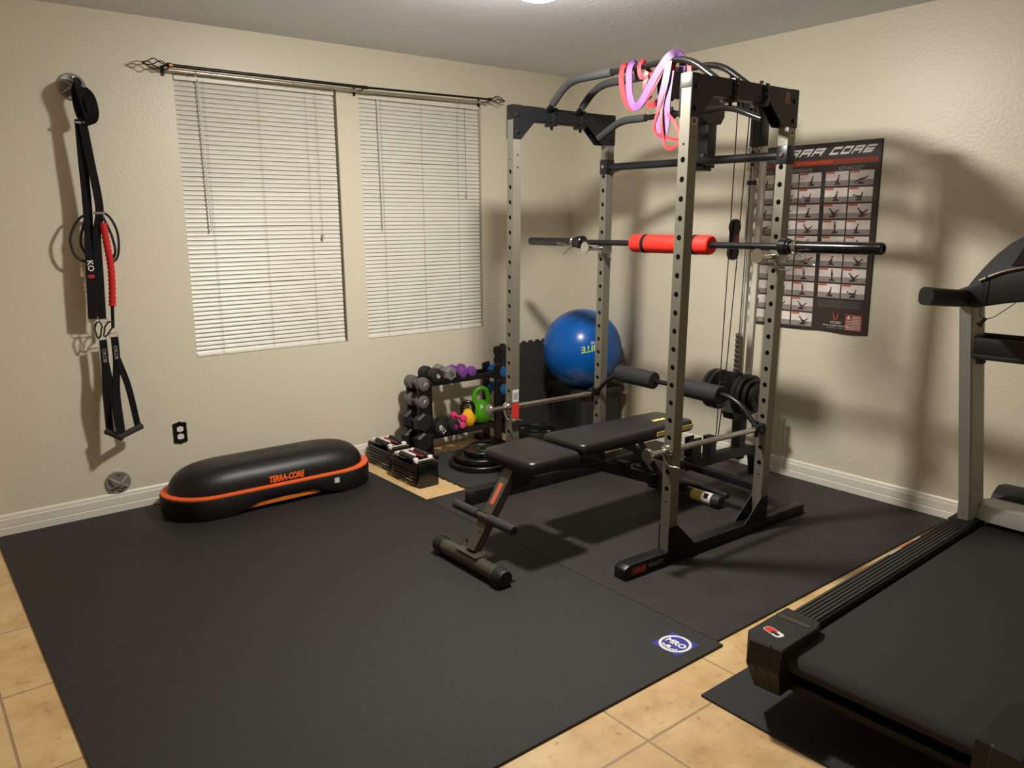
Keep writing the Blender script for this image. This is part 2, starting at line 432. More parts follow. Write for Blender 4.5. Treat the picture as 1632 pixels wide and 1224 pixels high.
# ------------------------------------------------------------------ ceiling light
LX, LY = -1.84, -1.80
rt = root('ceiling_light', 'lit white ceiling light at the top edge of the photo', 'ceiling light', (LX, LY, H))
bm = B(); lathe(bm, [(0, 0), (0.125, 0), (0.128, -0.012), (0.105, -0.030), (0.098, -0.070), (0.096, -0.108), (0.092, -0.114), (0.089, -0.114), (0.089, -0.108), (0, -0.108)], 32); obj('housing', bm, 'trim', rt, 35)
bm = B(); lathe(bm, [(0.088, -0.112), (0.087, -0.122), (0.076, -0.136), (0.046, -0.147), (0, -0.151)], 32); obj('lens', bm, 'lamp', rt, True)

# ------------------------------------------------------------------ wall anchors
def anchor(loc, label, screws):
    rt = root('wall_anchor', label, 'wall anchor', loc, (0, 0, 0), 'round wall anchors for straps')
    bm = B(); lathe(bm, [(0, 0), (0.060, 0), (0.061, 0.006), (0.056, 0.011), (0.044, 0.009), (0, 0.008)], 32, (0, 0, 0), (0, -1, 0)); obj('disc', bm, 'anchor', rt, 35)
    for s in (1, -1):
        bm = B(); a = 0.6
        pts = [(-0.05*math.cos(a), -0.010, -s*0.05*math.sin(a)), (-0.03*math.cos(a), -0.026, -s*0.03*math.sin(a)), (0, -0.034-0.004*s, 0), (0.03*math.cos(a), -0.026, s*0.03*math.sin(a)), (0.05*math.cos(a), -0.010, s*0.05*math.sin(a))]
        sweep(bm, curve(pts, 6), 0.0055, 8); obj('cross_bar', bm, 'anchor', rt, True)
    for s in (1, -1):
        bm = B(); lathe(bm, [(0.011, 0.008), (0.010, 0.013), (0.004, 0.016), (0, 0.016)], 12, (0.004, 0, s*0.043), (0, -1, 0)); obj('screw', bm, 'chrome', rt, True)
    return rt
anchor((-3.155, 0, 2.083), 'round grey metal anchor near the top of the left wall holding the straps', 2)
anchor((-3.146, 0, 0.161), 'round grey metal anchor low on the left wall above the baseboard, nothing on it', 2)

# ------------------------------------------------------------------ suspension trainer
rt = root('suspension_trainer', 'black suspension straps with red cord and two handles hanging on the left wall', 'exercise straps', (-3.15, -0.04, 2.05)); RM_STRAP = rt
def strap(name, pts, w=0.036, t=0.003, m='web', k=6, up=(0, -1, 0), par=None, label=None):
    bm = B(); sweep(bm, curve(pts, k), 0, sec=rect(w, t), up=up); return obj(name, bm, m, par or rt, 40, True, label=label)
bm = B()
sweep(bm, curve([(-3.124, 0.028, 2.080), (-3.130, 0.0, 2.092), (-3.135, -0.075, 2.06), (-3.12, -0.075, 1.99), (-3.11, -0.07, 1.935), (-3.125, -0.055, 1.92), (-3.14, -0.045, 1.96), (-3.142, -0.025, 2.04), (-3.128, 0.024, 2.078)], 6), 0, sec=rect(0.046, 0.008), up=(0.3, -1, 0))
sweep(bm, curve([(-3.125, -0.06, 2.05), (-3.105, -0.085, 2.02), (-3.095, -0.085, 1.965), (-3.1, -0.07, 1.93), (-3.125, -0.06, 1.93)], 6), 0, sec=rect(0.05, 0.01), up=(0, -1, 0))
obj('anchor_loop', bm, 'web', rt, 40, True)
strap('strap', [(-3.147, -0.045, 1.925), (-3.150, -0.04, 1.75), (-3.152, -0.035, 1.53), (-3.169, -0.046, 1.27), (-3.184, -0.04, 1.01)], 0.040)
strap('strap', [(-3.137, -0.055, 1.925), (-3.122, -0.055, 1.75), (-3.106, -0.06, 1.53), (-3.128, -0.05, 1.40), (-3.135, -0.045, 1.20), (-3.143, -0.04, 1.005)])
for xs_, z in ((-3.147, 1.91), (-3.107, 1.505)):
    bm = B(); bx(bm, xs_-0.022, xs_+0.022, -0.062, -0.035, z-0.006, z+0.006, 0.002); obj('buckle', bm, 'steel', rt, world=True)
for pts in ([(-3.16, -0.04, 1.50), (-3.195, -0.03, 1.475), (-3.235, -0.03, 1.40), (-3.232, -0.03, 1.33), (-3.205, -0.028, 1.29), (-3.16, -0.022, 1.285), (-3.178, -0.02, 1.32), (-3.195, -0.022, 1.37), (-3.175, -0.025, 1.45), (-3.157, -0.03, 1.50)],
            [(-3.10, -0.05, 1.515), (-3.06, -0.035, 1.485), (-3.035, -0.035, 1.42), (-3.035, -0.035, 1.34), (-3.05, -0.035, 1.29), (-3.068, -0.04, 1.285), (-3.055, -0.05, 1.33), (-3.065, -0.055, 1.40), (-3.085, -0.06, 1.46), (-3.105, -0.055, 1.515)]):
    bm = B(); sweep(bm, curve(pts, 6), 0.006, 8); obj('foot_loop', bm, 'rubtube', rt, True, True)
def scrunch(pts, r):
    P = curve(pts, 10); bm = B(); sweep(bm, P, r, 10, radii=[1+0.13*(1 if k % 2 else -1) for k in range(len(P))]); return bm
obj('elastic_cord', scrunch([(-3.098, -0.06, 1.46), (-3.09, -0.055, 1.36), (-3.082, -0.05, 1.26), (-3.085, -0.045, 1.16), (-3.092, -0.04, 1.065)], 0.0155), 'redcord', rt, 60, True, label='scrunched red cord')
obj('elastic_cord', scrunch([(-3.142, -0.018, 1.25), (-3.144, -0.018, 1.14), (-3.152, -0.02, 1.02)], 0.012), 'redcord', rt, 60, True, label='scrunched red cord')
bm = B(); sweep(bm, [(-3.092, -0.04, 1.07), (-3.100, -0.04, 0.96)], 0.008, 8); obj('cord_end', bm, 'web', rt, True, True)
for x, z in ((-3.172, 1.0), (-3.138, 0.998), (-3.152, 0.915), (-3.10, 0.925)):
    bm = B(); pts = [(x+s*0.018*c, -0.04, z+0.009*d) for s, c, d in ((1, 1, 1), (1, 1, -.6), (1, .5, -1), (-1, .5, -1), (-1, 1, -.6), (-1, 1, 1))]
    sweep(bm, pts, 0.0022, 6, closed=True); obj('ring', bm, 'steel', rt, world=True)
for x, z, a in ((-3.165, 0.955, 0.1), (-3.123, 0.957, 0.5)):
    bm = B(); pts = []
    for k in range(16):
        t_ = k*2*PI/16; px = 0.014*math.cos(t_)*(1.2 if math.sin(t_) > 0 else 0.8); pz = 0.040*math.sin(t_)
        pts.append((x+px*math.cos(a)+pz*math.sin(a), -0.045, z-px*math.sin(a)+pz*math.cos(a)))
    sweep(bm, pts, 0.004, 6, closed=True); obj('carabiner', bm, 'blackgl', rt, True, True)
# handles
for h, (top, la, lb, ga, gb) in enumerate((((-3.150, 0.905), (-3.163, 0.46), (-3.128, 0.455), (-3.178, -0.03, 0.452), (-3.122, -0.085, 0.42)),
                                  ((-3.098, 0.915), (-3.118, 0.455), (-3.036, 0.47), (-3.128, -0.075, 0.425), (-3.020, -0.045, 0.455)))):
    strap('handle_strap', [(top[0], -0.04, top[1]), (top[0]-0.002, -0.04, top[1]-0.12), (la[0], -0.05, (top[1]+la[1])/2-0.05), (la[0], ga[1], ga[2])], 0.034)
    strap('handle_strap', [(top[0], -0.043, top[1]-0.1), (lb[0]*0.6+top[0]*0.4, -0.045, (top[1]+lb[1])/2-0.03), (lb[0], gb[1], gb[2])], 0.03)
    bm = B(); g0 = V(ga); g1 = V(gb); d = (g1-g0).normalized()
    lathe(bm, [(0, -0.004), (0.014, -0.004), (0.017, 0.002), (0.0155, 0.02), (0.0155, (g1-g0).length-0.02), (0.017, (g1-g0).length-0.002), (0.014, (g1-g0).length+0.004), (0, (g1-g0).length+0.004)], 14, g0, d); obj('grip', bm, 'foam', rt, True, True)
    bm = text_bm('OKO8', 0.024, 0.0004); bm.transform(basis((top[0]-0.002, -0.0455, top[1]-0.075), (0, 0, -1), (1, 0, 0))); obj('strap_print', bm, 'greytx', rt, world=True)
bm = text_bm('KO', 0.036, 0.0004, bold=0.0006); bm.transform(basis((-3.170, -0.0490, 1.262), (0.03, 0, -1), (1, 0, 0))); obj('strap_print', bm, 'white', rt, world=True)
bm = text_bm('8', 0.036, 0.0004, bold=0.001); bm.transform(basis((-3.172, -0.0485, 1.212), (0.03, 0, -1), (1, 0, 0))); obj('strap_print', bm, 'red', rt, world=True, label='red strap print')

RM_STRAP.location = (-3.1612, -0.098, 2.054)      # the straps hang about 10 cm clear of the wall from the anchor loop
# ------------------------------------------------------------------ outlet
rt = root('wall_outlet', 'black outlet plate with two white sockets low on the left wall', 'outlet', (-2.821, 0, 0.367))
pl = [(-0.036, 0.048), (-0.030, 0.054), (-0.012, 0.056), (0, 0.062), (0.012, 0.056), (0.030, 0.054), (0.036, 0.048), (0.034, 0.02), (0.036, 0), (0.034, -0.02), (0.036, -0.048), (0.030, -0.054), (0.012, -0.056), (0, -0.062), (-0.012, -0.056), (-0.030, -0.054), (-0.036, -0.048), (-0.034, -0.02), (-0.036, 0), (-0.034, 0.02)]
bm = B(); prism(bm, pl, -0.006, 0, 'y', 0.0015); obj('plate', bm, 'blackgl', rt)
for s in (1, -1):
    bm = B(); pr = [(0.017*max(-0.82, min(0.82, math.cos(a)))/0.82*0.95, s*0.0205+0.0145*math.sin(a)) for a in [k*2*PI/20 for k in range(20)]]
    pr2 = [];  [pr2.append(p) for p in pr if not pr2 or (V(p)-V(pr2[-1])).length > 1e-5]
    prism(bm, pr2, -0.009, -0.005, 'y'); so = obj('socket', bm, 'socket', rt)
    bm = B(); bx(bm, -0.0075, -0.0055, -0.0095, -0.0088, s*0.0205+0.000, s*0.0205+0.008); bx(bm, 0.0055, 0.0075, -0.0095, -0.0088, s*0.0205+0.001, s*0.0205+0.007)
    cyl(bm, (0, -0.0095, s*0.0205-0.006), (0, -0.0088, s*0.0205-0.006), 0.0025, 8); obj('slot', bm, 'blackpl', so)
bm = B(); lathe(bm, [(0, 0), (0.004, 0), (0.003, 0.002), (0, 0.002)], 8, (0, -0.006, 0), (0, -1, 0)); obj('screw', bm, 'steel', rt)
# ------------------------------------------------------------------ floor mats
MT = 0.008
def flat(name, x0, x1, y0, y1, m, label, z=0.0, t=MT):
    bm = B(); cx, cy = (x0+x1)/2, (y0+y1)/2
    bx(bm, x0-cx, x1-cx, y0-cy, y1-cy, 0, t, 0.0015, 1); o = obj(name, bm, m); o.location = (cx, cy, z)
    return tag(o, label, 'floor mat')
flat('exercise_mat', -3.695, -1.838, -2.783, -0.017, 'mat', 'large black textured rubber mat with a blue badge, in front of the windows')
flat('exercise_mat', -1.835, -0.018, -2.755, -0.874, 'mat2', 'smooth black rubber mat under the power rack')
flat('exercise_mat', -2.138, -0.03, -4.05, -2.922, 'mat3', 'black rubber mat under the treadmill')
# printed badge on the big mat
bt = [o for o in bpy.data.objects if o.get('label', '').startswith('large black textured')][0]
RM[bt.name] = Matrix.Translation(bt.location)
bxc, byc = -1.966, -2.676
bm = B(); bx(bm, bxc-0.058, bxc+0.058, byc-0.058, byc+0.058, MT-0.0005, MT+0.0004); o = obj('badge', bm, 'navy', bt, world=True, label='blue square badge with white ring')
bm = B()
def ring(bm, c, r0, r1, z0, z1, n=40):
    t = bmesh.new(); lathe(t, [(r0, 0), (r1, 0), (r1, z1-z0), (r0, z1-z0), (r0, 0)], n, (c[0], c[1], z0)); merge(bm, t)
ring(bm, (bxc, byc), 0.047, 0.057, MT, MT+0.0009)
cyl(bm, (bxc-0.03, byc+0.006, MT), (bxc-0.03, byc+0.006, MT+0.0009), 0.010, 14)
for k in range(7):
    a = math.radians(180+(-45+15*k)); bx(bm, -0.004, 0.004, -0.004, 0.004, MT, MT+0.0009, mtx=Matrix.Translation((bxc+0.040*math.cos(a), byc+0.040*math.sin(a), 0)) @ Matrix.Rotation(a, 4, 'Z'))
t = text_bm('MRO', 0.037, 0.0005, bold=0.0016); t.transform(basis((bxc+0.004, byc, MT+0.0005), (0, -1, 0), (1, 0, 0))); merge(bm, t)
obj('badge_print', bm, 'white', o, world=True)

# ------------------------------------------------------------------ balance trainer
def stadium(cx, hl, w, n=12, p=2.0):
    """outline in xy: half length hl, half width w"""
    out = []; s = hl-w*1.05
    for k in range(n+1):
        a = -PI/2+PI*k/n; out.append((cx+s+w*1.05*math.cos(a), w*math.sin(a)))
    for k in range(n+1):
        a = PI/2+PI*k/n; out.append((cx-s+w*1.05*math.cos(a), w*math.sin(a)))
    # subdivide straight sides
    q = []
    for i, a in enumerate(out):
        b = out[(i+1) % len(out)]; q.append(a); L_ = math.hypot(a[0]-b[0], a[1]-b[1]); m = max(1, int(L_/0.05))
        for j in range(1, m): q.append((a[0]+(b[0]-a[0])*j/m, a[1]+(b[1]-a[1])*j/m))
    return q
rt = root('balance_trainer', 'long black half dome balance trainer with an orange rim in front of the windows', 'balance trainer', (-2.447, -0.265, MT), (0, 0, math.radians(-1.5)))
oc = stadium(0, 0.562, 0.212)
def zb(x, y): # underside arch at front and back
    t_ = abs(x-0.02)
    return 0.055*max(0, min(1, (0.30-t_)/0.16)) if abs(y) > 0.12 else 0
bm = B()
loft(bm, [[(x*0.985, y*0.97, zb(x, y)) for x, y in oc], [(x, y, max(0.014, zb(x, y)+0.012)) for x, y in oc], [(x*1.004, y*1.006, 0.105) for x, y in oc], [(x*0.99, y*0.985, 0.1125) for x, y in oc]])
obj('base', bm, 'darkrub', rt, 35)
ic = [(x*0.935, y*0.86) for x, y in oc]
bm = B(); loft(bm, [[(x*0.997, y*0.992, 0.108) for x, y in oc], [(x*0.997, y*0.992, 0.117) for x, y in oc], [(x*0.985, y*0.97, 0.1195) for x, y in oc], [(x, y, 0.1195) for x, y in ic], [(x, y, 0.105) for x, y in ic]], cap=False); obj('rim', bm, 'orange', rt, 35)
bm = B(); loops = []
for k in range(13):
    a = PI/2*k/12; sx = 1-0.30*(1-math.cos(a)) if k < 12 else 0.70; sy = math.cos(a)**0.75 if k < 12 else 0.02
    sx = 0.55+0.45*math.cos(a)**0.8 if k < 12 else 0.55
    z = 0.108+0.142*math.sin(a)**0.9
    loops.append([(x*sx, y*sy, z) for x, y in ic])
loft(bm, loops); obj('dome', bm, 'dome', rt, 50)
bm = B()
for i_ in range(12):
    for j_ in range(4):
        bx(bm, -0.16+i_*0.027, -0.16+i_*0.027+0.022, -0.056+j_*0.028, -0.056+j_*0.028+0.022, 0.243-0.0016*abs(j_*2-3)**2, 0.2525-0.0016*abs(j_*2-3)**2, 0.002, 1)
obj('top_grip', bm, 'rubber', rt)
bm = B()
for sx_ in (-1, 1):
    sweep(bm, curve([(sx_*0.215, -0.135, 0.19), (sx_*0.225, -0.07, 0.235), (sx_*0.225, 0.0, 0.2455), (sx_*0.225, 0.07, 0.235)], 5), 0.005, 6)
    sweep(bm, curve([(sx_*0.25, -0.178, 0.13), (sx_*0.36, -0.135, 0.165), (sx_*0.42, -0.08, 0.185), (sx_*0.43, 0.0, 0.19)], 5), 0.004, 6)
obj('seam', bm, 'blackgl', rt, True)
bm = B(); sweep(bm, [(-0.27, -0.155, 0.02), (-0.22, -0.185, 0.032), (0, -0.19, 0.036), (0.18, -0.185, 0.036), (0.24, -0.155, 0.03)], 0, sec=rect(0.02, 0.022), up=(0, 0, 1)); obj('underside_bar', bm, 'orangebar', rt, 40)
bm = text_bm('TERRA-CORE', 0.038, 0.0008, shear=0.2, bold=0.0016)
bm.transform(Matrix.Diagonal((0.84, 1.15, 1, 1))); bm.transform(basis((0.02, -0.1835, 0.143), (1, 0, 0), (0, 0.14, 1))); obj('name_print', bm, 'orangetx', rt)
bm = B(); bx(bm, 0.275, 0.303, -0.2155, -0.2135, 0.063, 0.091); obj('sticker', bm, 'sticker', rt)

# ------------------------------------------------------------------ adjustable dumbbell blocks
def powerblock(loc, label, L_=0.305, Wd=0.135, Hh=0.148, rz=0.0):
    rt = root('adjustable_dumbbell', label, 'adjustable dumbbell', loc, (0, 0, rz), 'adjustable dumbbell blocks')
    w = Wd/2; l = L_/2; e = 0.085
    for s in (-1, 1):
        bm = B()
        for k in range(5):
            y0 = s*(l-k*0.0165); bx(bm, -w+0.004, w-0.004, y0-s*0.0145, y0, 0.004+k*0.002, Hh-0.012-k*0.002, 0.003)
        bx(bm, -w+0.01, w-0.01, s*(l-e), s*(l-0.004), 0.012, Hh-0.026); obj('weight_plates', bm, 'blackgl', rt, 40)
        for sx in (-1, 1):
            for k in range(6):
                bm = B(); z = 0.018+k*0.0185
                bx(bm, sx*w-0.006, sx*w+0.002, -l+0.010+0.004*(5-k), l-0.010-0.004*(5-k), z, z+0.013, 0.003) if s == 1 else bm.free()
                if s == 1: obj('side_rail', bm, 'blackgl' if k % 2 else 'blackpl', rt)
    bm = B()
    for s in (-1, 1):
        bx(bm, -w+0.006, w-0.006, s*(l-0.045)-0.016, s*(l-0.045)+0.016, Hh-0.010, Hh+0.001, 0.003)
        for sx in (-1, 1): lathe(bm, [(0.012, -0.012), (0.0155, -0.004), (0.0155, 0.010), (0.011, 0.015), (0, 0.016)], 14, (sx*(w-0.020), s*(l-0.045)*0.86, Hh))
    bx(bm, -w+0.010, w-0.010, 0.0, l-0.022, Hh-0.010, Hh+0.005, 0.003)
    obj('handle_frame', bm, 'whitepl', rt, 40)
    for sx in (-1, 1):
        bm = B(); lathe(bm, [(0, 0), (0.0135, 0), (0.016, 0.006), (0.016, 0.134), (0.0135, 0.14), (0, 0.14)], 14, (sx*(w-0.020), -0.07, Hh+0.008), (0, 1, 0)); obj('padded_post', bm, 'foam', rt, True)
    bm = B(); bx(bm, -w+0.02, -w+0.035, -0.05, 0.0, Hh-0.012, Hh+0.003, 0.003); bx(bm, 0.01, 0.03, -0.06, 0.09, Hh-0.002, Hh+0.010, 0.004); obj('selector_pin', bm, 'darkred', rt)
    bm = B(); bx(bm, -w+0.012, w-0.012, -l+0.02, -l+0.036, Hh+0.0005, Hh+0.0022); obj('front_label', bm, 'blackpl', rt)
    return rt
powerblock((-1.704, -0.540, 0), 'black block dumbbell with white handle frame, the nearer of two, beside the foam tile')
powerblock((-1.672, -0.200, 0), 'black block dumbbell with white handle frame, the farther of two, against the wall baseboard')

# ------------------------------------------------------------------ dumbbell rack
rt = root('dumbbell_rack', 'black metal dumbbell rack against the left wall loaded with small weights', 'dumbbell rack', (-1.16, -0.2, 0))
YB, YF = -0.135, -0.265
LEFTP = [(-1.400, 0.02), (-1.400, 0.515), (-1.50, 0.505), (-1.50, 0.502), (-1.447, 0.502), (-1.447, 0.474), (-1.50, 0.474), (-1.50, 0.402), (-1.452, 0.402), (-1.452, 0.358), (-1.50, 0.358), (-1.50, 0.270), (-1.458, 0.270), (-1.458, 0.230), (-1.50, 0.230), (-1.50, 0.150), (-1.458, 0.150), (-1.458, 0.110), (-1.50, 0.110), (-1.47, 0.02)]
for x, s in ((-1.415, -1), (-0.885, 1)):
    for y in (YB, YF):
        bm = B(); prism(bm, LEFTP if s < 0 else [(x-0.026, 0.02), (x+0.026, 0.02), (x+0.026, 0.38), (x+0.030, 0.53), (x+0.026, 0.548), (x-0.026, 0.54)], y-0.008, y+0.008, 'y', 0.0015)
        obj('upright', bm, 'powder', rt, world=True)
        for z in (() if s < 0 else (0.475, 0.358)):
            bm = B(); prism(bm, [(x+s*0.02, z-0.05), (x+s*0.075, z+0.012), (x+s*0.075, z+0.032), (x+s*0.062, z+0.028), (x+s*0.05, z-0.002), (x+s*0.03, z+0.002), (x+s*0.02, z+0.03)], y-0.007, y+0.007, 'y')
            obj('cradle', bm, 'powder', rt, world=True)
    bm = B(); bx(bm, x-0.028, x+0.028, -0.31 if s < 0 else -0.38, -0.03, 0, 0.035, 0.004); obj('foot', bm, 'powder', rt, world=True)
    for z in (0.16, 0.50):
        bm = B(); bx(bm, x-0.02, x+0.02, YF, YB, z-0.05, z-0.01, 0.002); obj('cross_brace', bm, 'powder', rt, world=True)
for z in (0.166, 0.502):
    for y in (YB-0.0, YF+0.0):
        bm = B(); bx(bm, -1.39, -0.91, y-0.006, y+0.006, z-0.034, z, 0.002); bx(bm, -1.39, -0.91, y-0.006, y+0.02*(1 if y == YF else -1), z-0.034, z-0.03); obj('shelf_rail', bm, 'powder', rt, world=True)
bm = B()
for y in (YB, YF): cyl(bm, (-0.885, y-0.01, 0.44), (-0.885, y-0.014, 0.44), 0.006, 8)
obj('bolt', bm, 'steel', rt, world=True)

def dumbbell(x, z, r, m, label, n=20, yb=-0.11, yf=-0.285, dx=0.0, num=None, nm='greytx', hm=None, hl=0.055, hr=0.013, tilt=0.0, rot=0.0, nrot=0.0, nsize=None, cat='dumbbell'):
    c = V((x, (yb+yf)/2, z)); hlf = (yb-yf)/2
    g = 'hand weights on the dumbbell rack'
    rt = root('dumbbell', label, cat, c, (tilt, 0, math.atan2(dx, hlf*2) if dx else 0), g)
    bm = B(); cyl(bm, (0, -hlf+hl*0.7, 0), (0, hlf-hl*0.7, 0), hr, 12); obj('handle', bm, hm or m, rt, True)
    for s in (-1, 1):
        b_ = 0.22*r if n > 6 else 0.16*r
        pr = [(0, 0), (r-b_*1.4, 0), (r-b_*0.4, b_*0.5), (r, b_*1.4), (r, hl-b_*1.4), (r-b_*0.4, hl-b_*0.5), (r-b_*1.4, hl), (0, hl)]
        if n <= 6: pr = [(0, 0), (r*0.80, 0), (r, r*0.22), (r, hl-r*0.22), (r*0.80, hl), (0, hl)]
        bm = B(); lathe(bm, pr, n, (0, s*hlf, 0), (0, -s, 0), rot); obj('weight_head', bm, m, rt, 30 if n > 6 else 20)
    if num:
        bm = text_bm(num, nsize or r*0.8, 0.0006, bold=0.0006); bm.transform(Matrix.Rotation(nrot, 4, 'Z')); bm.transform(basis((0, -hlf-0.0006, 0), (1, 0, 0), (0, 0, 1))); obj('number', bm, nm, rt)
    return rt
dumbbell(-1.463, 0.488, 0.043, 'greydb', 'grey round dumbbell on the top left cradle of the rack', dx=0.01, num='7', nm='white', nrot=-0.6, hr=0.018)
dumbbell(-1.470, 0.380, 0.042, 'greydb', 'grey round dumbbell on the second left cradle, below the other grey one', dx=0.01, num='7', nm='white', nrot=-0.4, hr=0.018)
dumbbell(-1.478, 0.250, 0.064, 'blackdb', 'large black hex dumbbell on the third left cradle of the rack', n=6, dx=0.02, hm='steel', rot=PI/6, hl=0.062, yb=-0.10, yf=-0.295)
dumbbell(-1.478, 0.128, 0.066, 'blackdb', 'large black hex dumbbell lowest on the left end of the rack', n=6, dx=0.02, hm='steel', rot=PI/6, hl=0.064, yb=-0.10, yf=-0.295)
dumbbell(-1.362, 0.530, 0.046, 'blackdb', 'black dumbbell with white lettering on the top rail', num='10', nm='white', nsize=0.03, nrot=-0.9, hl=0.06)
dumbbell(-1.262, 0.530, 0.047, 'greydb2', 'light grey hex dumbbell on the top rail beside the purple ones', n=6, num='10', nm='blackdb', nrot=-0.9, rot=PI/6, hl=0.058)
dumbbell(-1.160, 0.524, 0.034, 'purple', 'purple dumbbell on the top rail nearest the grey hex one', yb=-0.12, yf=-0.275, hl=0.042, hr=0.014)
dumbbell(-1.090, 0.524, 0.034, 'purple', 'purple dumbbell at the right of the top rail', yb=-0.12, yf=-0.275, hl=0.042, hr=0.014)
dumbbell(-1.340, 0.188, 0.047, 'blackdb', 'black dumbbell with white 8 and 12 on the lower rail next to the hex pair', num='8|12', nm='white', nsize=0.036, nrot=-0.9, hl=0.06)
dumbbell(-1.240, 0.188, 0.045, 'blackdb', 'black dumbbell marked 12 on the lower rail beside the pink ones', num='12', nm='pink', nsize=0.034, nrot=-0.35, hl=0.06)
dumbbell(-1.160, 0.226, 0.022, 'pink', 'small pink dumbbell on top of the other pink one', yb=-0.13, yf=-0.275, hl=0.036, hr=0.010)
dumbbell(-1.170, 0.186, 0.021, 'pink', 'small pink dumbbell under the other pink one', yb=-0.14, yf=-0.290, hl=0.036, hr=0.010, dx=-0.03)
dumbbell(-0.842, 0.490, 0.034, 'bluedb', 'blue dumbbell on the upper right cradle of the rack', yb=-0.12, yf=-0.285, hl=0.042, hr=0.013)
dumbbell(-0.842, 0.374, 0.034, 'bluedb', 'blue dumbbell on the lower right cradle of the rack', yb=-0.12, yf=-0.285, hl=0.042, hr=0.013)

def kettlebell(loc, r, hw, hh, hr, m, hm, label, rz=0.0, faceted=False, tilt=0.0):
    rt = root('kettlebell', label, 'kettlebell', loc, (0, tilt, rz), 'kettlebells on the lower rail')
    bm = B(); pr = [(0, 0), (r*0.62, 0), (r*0.72, r*0.06)]
    for k in range(1, 13):
        a = -0.85+2.2*k/12; pr.append((r*math.cos(a)*(1-0.10*max(0, math.sin(a))), r*(0.80+math.sin(a)*(1.30 if a > 0 else 1))))
    pr += [(0, pr[-1][1]+0.01*r)]
    lathe(bm, pr, 8 if faceted else 28, (0, 0, 0), (0, 0, 1)); obj('body', bm, m, rt, 25 if faceted else True)
    bm = B(); zt = r*1.35
    pts = curve([(-hw*0.80, 0, zt-0.01), (-hw*1.0, 0, zt+hh*0.45), (-hw*0.72, 0, zt+hh*0.88), (0, 0, zt+hh), (hw*0.72, 0, zt+hh*0.88), (hw*1.0, 0, zt+hh*0.45), (hw*0.80, 0, zt-0.01)], 6)
    sweep(bm, pts, hr, 12); obj('handle', bm, hm, rt, True)
    return rt
kettlebell((-0.985, -0.215, 0.167), 0.072, 0.047, 0.128, 0.0165, 'green', 'green', 'green kettlebell on the lower rail of the dumbbell rack', rz=-0.35)
kettlebell((-1.108, -0.235, 0.167), 0.053, 0.038, 0.082, 0.013, 'yellow', 'blackgl', 'yellow kettlebell with black handle beside the green kettlebell', rz=-0.6, faceted=True)

# ------------------------------------------------------------------ foam tiles and plates
def jag(x0, x1, y0, y1, step=0.034, d=0.012, cut=0.045, sides='lrtb'):
    p = [(x0+cut, y0)]
    def run(a, b, nx, ny, on):
        L_ = math.hypot(b[0]-a[0], b[1]-a[1]); k = max(2, int(L_/step)); o = []
        for i in range(1, k):
            q = (a[0]+(b[0]-a[0])*i/k, a[1]+(b[1]-a[1])*i/k)
            if on:
                e = 0.5/k*L_*0.5; ux, uy = (b[0]-a[0])/L_, (b[1]-a[1])/L_; s = d if i % 2 else 0
                s0 = 0 if i % 2 else d
                o += [(q[0]-nx*s0-ux*0.002, q[1]-ny*s0-uy*0.002), (q[0]-nx*s+ux*0.002, q[1]-ny*s+uy*0.002)]
        return o
    p += run((x0+cut, y0), (x1-cut, y0), 0, -1, 'b' in sides)+[(x1-cut, y0), (x1, y0+cut)]
    p += run((x1, y0+cut), (x1, y1-cut), 1, 0, 'r' in sides)+[(x1, y1-cut), (x1-cut, y1)]
    p += run((x1-cut, y1), (x0+cut, y1), 0, 1, 't' in sides)+[(x0+cut, y1), (x0, y1-cut)]
    p += run((x0, y1-cut), (x0, y0+cut), -1, 0, 'l' in sides)+[(x0, y0+cut)]
    return p
bm = B(); prism(bm, jag(-0.32, 0.32, -0.345, 0.345, 0.03, d=0.006), 0, 0.012, 'z'); o = obj('foam_tile', bm, 'eva'); o.location = (-1.255, -0.552, 0.0)
tag(o, 'dark interlocking foam tile lying on the floor under the big weight plates', 'foam tile')
def leaning(loc, w, h, label, rz, tilt):
    bm = B(); prism(bm, jag(-w/2, w/2, 0, h, 0.03, cut=0.012), 0, 0.012, 'y'); o = obj('foam_tile', bm, 'eva'); o.location = loc; o.rotation_euler = (tilt, 0, rz)
    return tag(o, label, 'foam tile', 'foam tiles leaning in the corner')
leaning((-0.375, -0.072, 0.002), 0.62, 0.632, 'black foam tile leaning on the left wall behind the blue ball', 0, -0.06)
leaning((-0.412, -0.044, 0.002), 0.62, 0.615, 'black foam tile leaning flat on the left wall behind the other tile', 0, -0.04)

